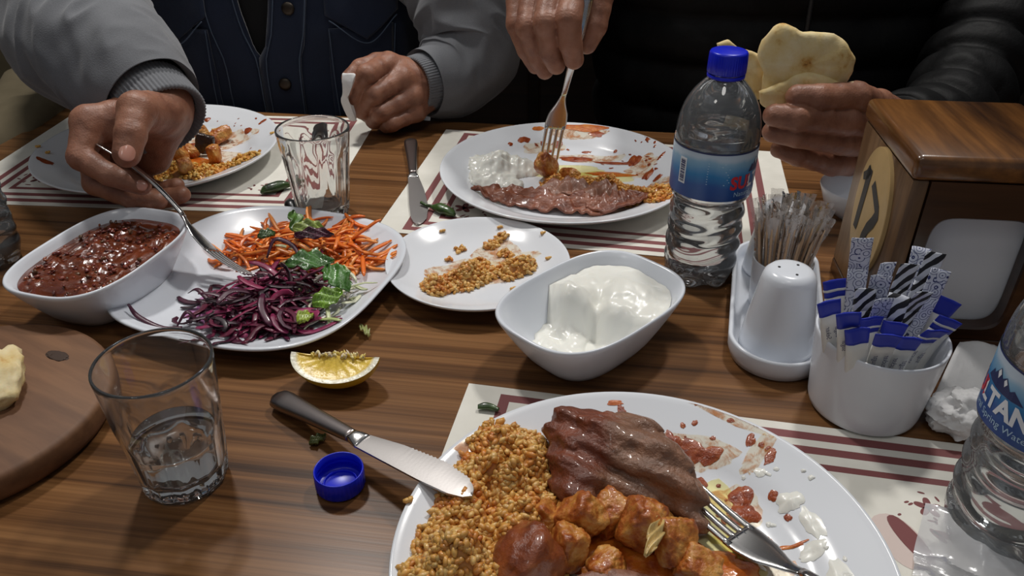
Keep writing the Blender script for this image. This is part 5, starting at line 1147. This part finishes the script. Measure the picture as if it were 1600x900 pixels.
# flat bread
M['bread'] = ramp_mat('flat_bread', [(0.26, (112, 66, 28)), (0.33, (196, 150, 78)), (0.42, (222, 196, 136)), (0.6, (230, 212, 166)), (0.8, (236, 224, 192))], 42, 0.75, 0.0, 0.5, 160, sss=0.1)
def pillow(name, outline, thick, mat, parent=None, loc=None, seed=1, bow=0.0, front=1.0):
    """outline: (u, v) loop in metres; u -> x, v -> z, thickness along y"""
    Q = np.array(outline, float); Q = crom(np.vstack([Q, Q[:1]]), 72)[:-1]; c = Q.mean(0); rings = []
    for s, sg in [(.02, -1), (.35, -1), (.6, -1), (.8, -1), (.92, -1), (.985, -1), (1, 0), (.985, 1), (.92, 1), (.8, 1), (.6, 1), (.35, 1), (.02, 1)]:
        R = c + (Q - c) * s; t = sg * thick * math.sqrt(max(0, 1 - s * s)) ** .7 * (front if sg < 0 else 1)
        y = t + bow * ((R - c) ** 2).sum(1); rings.append(np.c_[R[:, 0], y, R[:, 1]])
    V, F = loft(rings); V = V + (np.c_[vnoise(V, 55, seed, 3), vnoise(V, 48, seed + 4, 3) * 1.8, vnoise(V, 55, seed + 8, 3)]) * .0034
    return mk(name, V, F, mat, parent, loc=loc)
BRD = dict(at=(0.2713, 0.7350, 0.1240), back=[(-0.0809, 0.0443), (-0.0685, 0.0478), (-0.0574, 0.0397), (-0.038, 0.0326), (-0.0243, 0.0183), (-0.023, -0.0062), (-0.0407, -0.0093), (-0.0561, 0.0123), (-0.0728, 0.0243)], front=[(-0.0349, 0.0), (-0.0352, 0.0195), (-0.0438, 0.0391), (-0.0321, 0.0627), (-0.0179, 0.0638), (-0.0041, 0.0581), (0.0181, 0.057), (0.0346, 0.0478), (0.0469, 0.035), (0.0463, 0.0195), (0.0394, 0.0074), (0.0194, -0.0062), (-0.0103, -0.0093)], lip=[(-0.0394, 0.0049), (-0.0181, 0.0171), (0.0027, 0.0231), (0.0393, 0.0135), (0.046, 0.0153), (0.0422, 0.0), (0.0079, -0.0093), (-0.0252, -0.0112), (-0.0349, -0.0074)])
e = empty('flat_bread', BRD['at'], 0, 'torn folded piece of flat bread held in the right hand diner\'s fist', 'bread', 'pieces of flat bread')
pillow('back_leaf', BRD['back'], .0055, M['bread'], e, (0, .020, 0), 3, 1.5)
pillow('front_leaf', BRD['front'], .0085, M['bread'], e, (0, .004, 0), 5, 2.0)
pillow('folded_lip', BRD['lip'], .0060, M['bread'], e, (0, -.006, 0), 7, 1.0)
V, F = blob(.021, .026, .011, .3, 2.5, 5, 4, .8); o = mk('bread_piece', V, F, M['bread'], loc=(-.352, .424, .0315)); o.rotation_euler = (.25, -.15, .4); set_props(o, 'torn pale bread piece on the round wooden board', 'bread', 'pieces of flat bread')

# roasted green peppers
M['pepper'] = ramp_mat('charred_pepper', [(0.3, (18, 20, 12)), (0.45, (38, 58, 22)), (0.6, (62, 92, 34)), (0.8, (34, 48, 20))], 70, 0.35, 0.4)
M['char'] = pmat('charred_skin', (20, 20, 22), 0.35, var=.4, vscale=80, coat=.3, bump=.5, bscale=160)
def pepper(path, rad, mat, label, stem=True):
    e = empty('roasted_pepper', path[0], 0, label, 'pepper', 'roasted green peppers'); q = np.array(path) - np.array(path[0]); V, F = tube(q, rad, 14, 26, .8); V = V + .0009 * np.c_[vnoise(V, 130, 1, 2), vnoise(V, 130, 2, 2), vnoise(V, 130, 3, 2)]; mk('pepper_flesh', V, F, mat, e)
    if stem:
        d = (q[0] - q[1]) / np.linalg.norm(q[0] - q[1]); V, F = tube([q[0] - d * .002, q[0] + d * .006, q[0] + d * .013 + np.array([0, 0, .002])], [.0022, .0016, .0018], 8, 8); mk('stem', V, F, M['pepper'], e)
    return e
pepper([(-.240, .795, .0062), (-.251, .790, .0068), (-.262, .783, .0055), (-.268, .778, .004)], [.003, .0065, .006, .002], M['pepper'], 'short green roasted pepper on the far left mat beside the tumbler')
pepper([(-.2310, .752, .0075), (-.2265, .741, .0072), (-.221, .730, .005)], [.003, .0068, .003], M['char'], 'black charred pepper end between the carrot and the empty tumbler', False)
pepper([(-.245, .930, .0068), (-.243, .945, .0075), (-.238, .962, .0068), (-.235, .972, .006)], [.003, .0072, .0068, .003], M['char'], 'black charred pepper seen through the empty tumbler', False)
pepper([(-.083, .742, .0055), (-.074, .737, .006), (-.064, .730, .0052), (-.058, .724, .004)], [.002, .006, .0055, .002], M['pepper'], 'charred green pepper on the mat above the small bulgur plate')
pepper([(-.024, .430, .0038), (-.017, .430, .004), (-.009, .427, .0034)], [.0018, .0028, .0016], M['pepper'], 'tiny green pepper stalk on the corner of the near mat', False)
# ------------------------------------------------------------------ people
g = NT('skin'); g.set(Roughness=0.48); mp = g.coord(); nz = g.noise(mp, 55, 5, 0.6); nz2 = g.noise(mp, 260, 3)
r = g.ramp(nz, 0, [(0.3, lin(124, 80, 62)), (0.5, lin(148, 101, 79)), (0.7, lin(162, 114, 91))]); g.l(r, 0, g.b, 'Base Color')
g.b.inputs['Subsurface Weight'].default_value = 0.25; g.b.inputs['Subsurface Radius'].default_value = (0.006, 0.0024, 0.0012)
vo = g.n('ShaderNodeTexVoronoi'); vo.inputs['Scale'].default_value = 620; g.l(mp, 0, vo, 0); ad = g.n('ShaderNodeMath', operation='ADD'); g.l(vo, 0, ad, 0); g.l(nz2, 0, ad, 1); g.bump(ad, 0, 0.25, 0.0006); M['skin'] = g.m
M['nail'] = pmat('nail', (206, 150, 132), 0.22, coat=0.3, sss=0.2, sssr=(.004, .002, .001))
def knit_mat(name, rgb):
    g = NT(name); g.set(Roughness=0.9); mp = g.coord(); nz = g.noise(mp, 14, 4); c = lin(*rgb); r = g.ramp(nz, 0, [(0.3, tuple(x * .82 for x in c)), (0.7, tuple(x * 1.08 for x in c))]); nf = g.noise(mp, 900, 2); mx = g.n('ShaderNodeMixRGB', blend_type='MULTIPLY'); mx.inputs[0].default_value = .35; g.l(r, 0, mx, 1); g.l(nf, 0, mx, 2); g.l(mx, 0, g.b, 'Base Color'); g.bump(nf, 0, .35, .0008); g.b.inputs['Sheen Weight'].default_value = .25; return g.m
M['hoodie'] = knit_mat('grey_knit', (120, 122, 127))
M['denim'] = knit_mat('dark_denim', (17, 33, 60)); M['stitch'] = pmat('denim_stitch', (70, 84, 104), .8); M['shirt'] = pmat('black_shirt', (10, 10, 12), .9)
M['brass'] = pmat('dull_metal_button', (70, 64, 58), .45, metal=1.0); M['cord'] = pmat('cord', (176, 176, 178), .8)
M['puffer'] = pmat('black_nylon', (6, 6, 7), .6, bump=.3, bscale=60, bdist=.004, spec=.18)

def hand_mesh(spec, h=0.0014, seed=1):
    allp = np.array([p for c in spec['palm'] + spec['fingers'] for p in c]); lo = allp[:, :3].min(0) - .036; hi = allp[:, :3].max(0) + .036
    def fn(X):
        dp = None
        for c in spec['palm']:
            for a, b in zip(c[:-1], c[1:]):
                q = cone_d(X, a, b); dp = q if dp is None else smin(dp, q, .010)
        d = dp
        for k, c in enumerate(spec['fingers']):
            df = None
            for i, (a, b) in enumerate(zip(c[:-1], c[1:])):
                mid = tuple((np.array(a) + np.array(b)) / 2); mid = mid[:3] + (mid[3] * .95,)
                for p, q2 in ((a, mid), (mid, b)):
                    q = cone_d(X, p, q2); df = q if df is None else smin(df, q, .0022)
            d = np.minimum(d, smin(dp, df, .0065)) if k < 4 else smin(d, df, .004)
        # crease lines across the knuckles, fine skin relief
        P = X.reshape(-1, 3); band = np.abs(d.reshape(-1)) < .006; nn = np.zeros(len(P), np.float32); nn[band] = vnoise(P[band], 210, seed, 2) * .00035 + vnoise(P[band], 60, seed + 2, 2) * .0007
        d = d + nn.reshape(d.shape)
        for c in spec['fingers']:
            for j in (1, 2):
                a = np.array(c[j][:3]); t = np.array(c[j + 1][:3]) - np.array(c[j - 1][:3]) if j + 1 < len(c) else a - np.array(c[j - 1][:3]); t = t / np.linalg.norm(t); R = X - a.astype(np.float32); al = R @ t.astype(np.float32); near = np.exp(-(np.linalg.norm(R, axis=-1) / (c[j][3] * 1.5)) ** 4)
                d = d + near * .0005 * (np.exp(-((al) / .0008) ** 2) + .7 * np.exp(-((al - .0032) / .0007) ** 2) + .7 * np.exp(-((al + .0032) / .0007) ** 2))
        return d
    return sdf_mesh(fn, lo, hi, h)
def nail(parent, p, d, n, L, W):
    d = Vector(d).normalized(); n = Vector(n); n = (n - d * n.dot(d)).normalized(); s = d.cross(n); V, F = ico(3); V = np.sign(V) * np.abs(V) ** .85; V[:, 2] = V[:, 2] * .18 - .22 * V[:, 1] ** 2
    Q = np.array(p)[None, :] + V[:, :1] * L / 2 * np.array(d)[None] + V[:, 1:2] * W / 2 * np.array(s)[None] + V[:, 2:3] * L * .5 * np.array(n)[None]; return mk('fingernail', Q, F, M['nail'], parent)

def torso_rings(cx, cy, rows, n=96, exp=2.4):
    return [np.c_[cx + sring(w, d, exp, n)[:, 0], cy + oy + sring(w, d, exp, n)[:, 1], np.full(n, z)] for z, w, d, oy in rows]
def sleeve(name, path, mat, parent, seed, folds=.055, n=72, ns=150, cuff=None, baffle=0.0, fold_freq=26.0):
    X = crom(np.array(path), ns); P, R = X[:, :3], X[:, 3]; T, N, B = frames(P); s = np.r_[0, np.cumsum(np.linalg.norm(np.diff(P, axis=0), axis=1))]; th = np.arange(n) * 2 * PI / n; rings = []
    for i in range(ns):
        q = np.c_[np.full(n, s[i] * fold_freq) + 1.1 * np.sin(th), np.cos(th) * 1.15, np.sin(th) * 1.15]; w = min(1, s[i] / .05 + .1)
        f = 1 + folds * w * (1 - 2.2 * np.abs(vnoise(q, 1.0, seed, 2))) + .03 * vnoise(q * np.array([.3, 1, 1]), 1.3, seed + 3, 2)
        if baffle: f = f * (1 - .14 * np.abs(np.cos(PI * s[i] / baffle)) ** 6)
        rings.append(P[i] + R[i] * f[:, None] * (np.cos(th)[:, None] * N[i] + np.sin(th)[:, None] * B[i]))
    inner = rings[0] + T[0] * .012 + (P[0] - rings[0]) * .10
    V, F = loft([inner] + rings, False, True); return mk(name, V, F, mat, parent), (P, R, T, N, B, s)
def cuff_mesh(name, c0, axis, r0, r1, L, mat, parent, ribs=64):
    a = Vector(axis).normalized(); u = a.orthogonal().normalized(); v = a.cross(u); n = ribs * 4; th = np.arange(n) * 2 * PI / n; rings = []
    for t in (0.0, .03, .1, .3, .5, .7, .9, .97, 1.0):
        r = r0 + (r1 - r0) * t; r = r * (.93 if t in (0, 1.0) else 1) + .0007 * np.cos(th * ribs); p = np.array(c0) + np.array(a) * L * t; rings.append(p + r[:, None] * (np.cos(th)[:, None] * np.array(u) + np.sin(th)[:, None] * np.array(v)))
    inn = np.array(c0) + np.array(a) * .01 + (rings[0] - np.array(c0)) * .9; V, F = loft([inn] + rings, False, False); return mk(name, V, F, mat, parent)

# --- person in the denim vest and grey hoodie
CA = (-0.335, 1.215)
rowsA = [(-.2985, .185, .135, .0), (-.20, .200, .145, .0), (-.08, .205, .140, -.005), (.04, .210, .135, -.008), (.14, .220, .135, -.004), (.24, .228, .132, .004), (.32, .215, .118, .010), (.37, .170, .095, .016), (.40, .095, .075, .02), (.42, .062, .064, .02), (.47, .056, .060, .02)]
core = torso_rings(*CA, [(z, w * .86, d * .84, o) for z, w, d, o in rowsA], 48); parts = [loft(core)]
for k in ('AR', 'AL'): parts.append(hand_mesh(HANDS[k], seed=3 if k == 'AR' else 5))
shR, shL = (-.52, 1.215, .31), (-.14, 1.215, .31)
SLEEVES['AR'] += [(-.545, 1.10, .25, .074), shR + (.078,)]; SLEEVES['AL'] += [(-.118, 1.185, .26, .074), shL + (.078,)]
for k in ('AR', 'AL'): parts.append(tube([p[:3] for p in SLEEVES[k][2:]], [p[3] * .55 for p in SLEEVES[k][2:]], 16, 30))
V, F, _ = cat_mesh(parts)
pa = set_props(mk('person', V, F, M['skin']), 'person in dark denim vest over grey hoodie sleeves lifting salad with a fork', 'person', 'diners on the far side of the table')
hd, X = sleeve('hoodie_sleeve', SLEEVES['AR'][1:], M['hoodie'], pa, 3, .11, 110, 220, fold_freq=34)
sl2, X2 = sleeve('hoodie_sleeve', SLEEVES['AL'][1:], M['hoodie'], pa, 8, .09, 110, 200, fold_freq=26)
for k, hdl, rr in (('AR', hd, (.0395, .0405)), ('AL', sl2, (.0345, .0375))):
    a, b, c = (np.array(SLEEVES[k][i][:3]) for i in (0, 1, 2)); ax = (c - a); cuff_mesh('ribbed_cuff', a, ax, rr[0], rr[1], .040 if k == 'AR' else .034, M['hoodie'], hdl)
# vest shell, open at the front
nA = 120; zs = np.linspace(-.298, .372, 70); zz = [r_[0] for r_ in rowsA]
def tors(rows, C, th, z, off=0.0, exp=2.4, nz=True):
    w, d, o = (np.interp(z, [q[0] for q in rows], [q[i] for q in rows]) for i in (1, 2, 3)); c, s = np.sin(th), -np.cos(th); wob = .006 * vnoise(np.c_[np.atleast_1d(c) * 2, np.atleast_1d(s) * 2, np.full(len(np.atleast_1d(c)), z * 9)], 2.0, 4, 2) if nz else 0
    return np.c_[C[0] + (w + off + wob) * np.sign(c) * np.abs(c) ** (2 / exp), C[1] + o + (d + off + wob) * np.sign(s) * np.abs(s) ** (2 / exp), np.full(len(np.atleast_1d(c)), z)]
def gap(z): return float(np.interp(z, [.062, .075, .12, .2, .35], [.0, .025, .055, .10, .22]))
rings = [tors(rowsA, CA, np.linspace(gap(z), 2 * PI - gap(z), nA), z) for z in zs]
V, F = loft(rings, False, False, closed=False); vest = mk('denim_vest', V, F, M['denim'], pa); vest.modifiers.new('thick', 'SOLIDIFY').thickness = .004
V, F = loft([tors([(z, w - .012, d - .012, o) for z, w, d, o in rowsA], CA, np.linspace(0, 2 * PI, 73)[:-1], z, nz=False) for z in zs], True, True); mk('black_shirt', V, F, M['shirt'], pa)
def patch(name, t0, t1, zf0, zf1, off, mat, parent, n=16, thick=.002):
    V = []
    for i in range(n + 1):
        t = t0 + (t1 - t0) * i / n
        for j in range(n + 1):
            z0, z1 = zf0(i / n), zf1(i / n); V.append(tors(rowsA, CA, np.array([t]), z0 + (z1 - z0) * j / n, off)[0])
    F = [[i * (n + 1) + j, (i + 1) * (n + 1) + j, (i + 1) * (n + 1) + j + 1, i * (n + 1) + j + 1] for i in range(n) for j in range(n)]; o = mk(name, V, F, mat, parent); o.modifiers.new('thick', 'SOLIDIFY').thickness = thick; return o
def seam(parent, pts, off=.0055, r=.0008):
    P = [tors(rowsA, CA, np.array([t]), z, off)[0] for t, z in pts]; V, F = tube(P, r, 6, 40); return mk('stitch_line', V, F, M['stitch'], parent)
for s in (-1, 1):
    t0, t1 = ((-.66, -.24) if s < 0 else (.36, .86))
    pkt = patch('chest_pocket', t0, t1, lambda u: -.02, lambda u: .100, .004, M['denim'], vest)
    patch('pocket_flap', t0 - .02, t1 + .02, lambda u: .118 - .034 * (1 - abs(2 * u - 1)), lambda u: .150, .008, M['denim'], pkt)
    seam(pkt, [(t0, .112), ((t0 + t1) / 2, .080), (t1, .112)], .0105); seam(pkt, [(t0, .10), (t0 + .02, .03), (t0 + .03, -.02)], .0075); seam(pkt, [(t1, .10), (t1 - .02, .03), (t1 - .03, -.02)], .0075)
for s in (-1, 1):
    pts = [(s * (gap(z) + .012), z) for z in np.linspace(-.28, .33, 24)]; pts2 = [(s * (gap(z) + .17), z) for z in np.linspace(-.28, .33, 24)]
    if s > 0:
        band = []
        for z in np.linspace(-.28, .33, 40): band.append([tors(rowsA, CA, np.array([gap(z) * 1.0 - .01 + .19 * q]), z, .0045)[0] for q in np.linspace(0, 1, 8)])
        V, F = loft([np.array(b) for b in band], False, False, closed=False); pk_ = mk('button_placket', V, F, M['denim'], vest); pk_.modifiers.new('thick', 'SOLIDIFY').thickness = .002
        seam(pk_, pts, .007); seam(pk_, pts2, .007)
        for z in (-.06, .03, .128, .22):
            p = tors(rowsA, CA, np.array([gap(z) + .085]), z, .0075)[0]; V, F = lathe([(0, .003), (.004, .0028), (.0078, .002), (.0085, .0005), (.0085, -.001), (0, -.001)], 24); V = rot3(V, PI / 2, 0, 0); mk('metal_button', V + p, F, M['brass'], pk_)
    else: seam(vest, pts); seam(vest, pts2)
p0 = tors(rowsA, CA, np.array([-.60]), .16, .016)[0]; V, F = tube([p0 + np.array([-.01, .0, .12]), p0 + np.array([0, -.004, .03]), p0 + np.array([.004, -.004, -.012]), p0 + np.array([.006, -.003, -.030])], [.0035, .0040, .0036, .0032], 10, 30); cd = mk('hood_drawstring', V, F, M['cord'], pa)
V, F = tube([p0 + np.array([.006, -.003, -.026]), p0 + np.array([.007, -.003, -.046])], [.0042, .0034], 12); mk('cord_tip', V, F, M['steel_dull'], cd)
f = HANDS['AR']['fingers']; toc = lambda p: Vector((0, 0, .37)) - Vector(p[:3])
for c, W in ((f[4], .0135), (f[0], .0098)):
    tip, prev = Vector(c[3][:3]), Vector(c[2][:3]); d = (tip - prev).normalized(); n = toc(c[3]); n = (n - d * n.dot(d)).normalized(); nail(pa, tip + n * c[3][3] * .92 + d * c[3][3] * .1, d, n, W * 1.15, W)

# --- person in the black quilted jacket
CB = (0.365, 1.175)
rowsB = [(-.2985, .205, .140, .0), (-.2, .220, .150, .0), (-.05, .228, .150, -.005), (.08, .232, .148, -.006), (.18, .238, .145, .0), (.26, .240, .138, .006), (.33, .215, .118, .010), (.375, .160, .095, .016), (.40, .095, .08, .02), (.42, .066, .068, .02), (.48, .06, .064, .02)]
parts = [loft(torso_rings(*CB, [(z, w * .84, d * .8, o) for z, w, d, o in rowsB], 48))]
for k in ('BR', 'BL'): parts.append(hand_mesh(HANDS[k], seed=7 if k == 'BR' else 9))
SLEEVES['BR'] += [(.060, 1.06, .285, .066), (.075, 1.15, .27, .074), (.155, 1.18, .31, .082)]; SLEEVES['BL'] += [(.57, .985, .066, .064), (.615, 1.07, .14, .070), (.60, 1.15, .25, .078), (.565, 1.18, .31, .082)]
for k in ('BR', 'BL'): parts.append(tube([p[:3] for p in SLEEVES[k][1:]], [p[3] * .5 for p in SLEEVES[k][1:]], 16, 30))
V, F, _ = cat_mesh(parts)
pb_ = set_props(mk('person', V, F, M['skin']), 'person in black quilted jacket holding an upright fork and folded bread', 'person', 'diners on the far side of the table')
zs = np.linspace(-.298, .378, 130); nb_ = 110; rings = []
for z in zs:
    q = tors(rowsB, CB, np.linspace(0, 2 * PI, nb_ + 1)[:-1], z); puff = .016 * (abs(math.sin(PI * z / .062)) ** .6); th = np.linspace(0, 2 * PI, nb_ + 1)[:-1]; ctr = np.array([CB[0], CB[1], z]); n_ = q - ctr; n_ /= np.linalg.norm(n_, axis=1)[:, None]; wr_ = .004 * vnoise(np.c_[th * 9, np.full(nb_, z * 30), np.zeros(nb_)], 1.0, 3, 2); rings.append(q + n_ * (puff + wr_)[:, None])
V, F = loft(rings, True, True); jk = mk('quilted_jacket', V, F, M['puffer'], pb_)
zp = []
for z in np.linspace(-.28, .36, 40): zp.append(tors(rowsB, CB, np.array([0.0]), z, .016)[0])
V, F = tube(zp, .0035, 8, 80); mk('zipper', V, F, M['black'], jk)
for k, sd in (('BR', 4), ('BL', 6)): sleeve('quilted_sleeve', SLEEVES[k], M['puffer'], pb_, sd, .04, 72, 170, baffle=.055)

# white tissue squeezed in the closed fist
TV = dict(at=(-0.1928, 0.9420, 0.0587), loop=[(-0.0041, 0.0257), (0.0053, 0.028), (0.0119, 0.0257), (0.0066, 0.0117), (0.0004, -0.004), (0.0007, -0.0159), (0.0071, -0.0297), (0.0014, -0.0313), (-0.0054, -0.0216), (-0.0086, -0.0079), (-0.0045, 0.0078)])
o = pillow('held_tissue', TV['loop'], .0045, M['tissue'], None, (TV['at'][0] - .003, TV['at'][1] - .010, TV['at'][2]), 5, 0.0); set_props(o, 'white tissue squeezed in the closed fist beside the far knife', 'tissue')

# light focused through the tumblers and bottles on to the table
for o in bpy.data.objects:
    if o.name.split('.')[0] in ('glass_wall', 'water'): o.cycles.is_caustics_caster = True
    if o.name.split('.')[0] in ('table_top', 'sheet', 'dinner_plate'): o.cycles.is_caustics_receiver = True
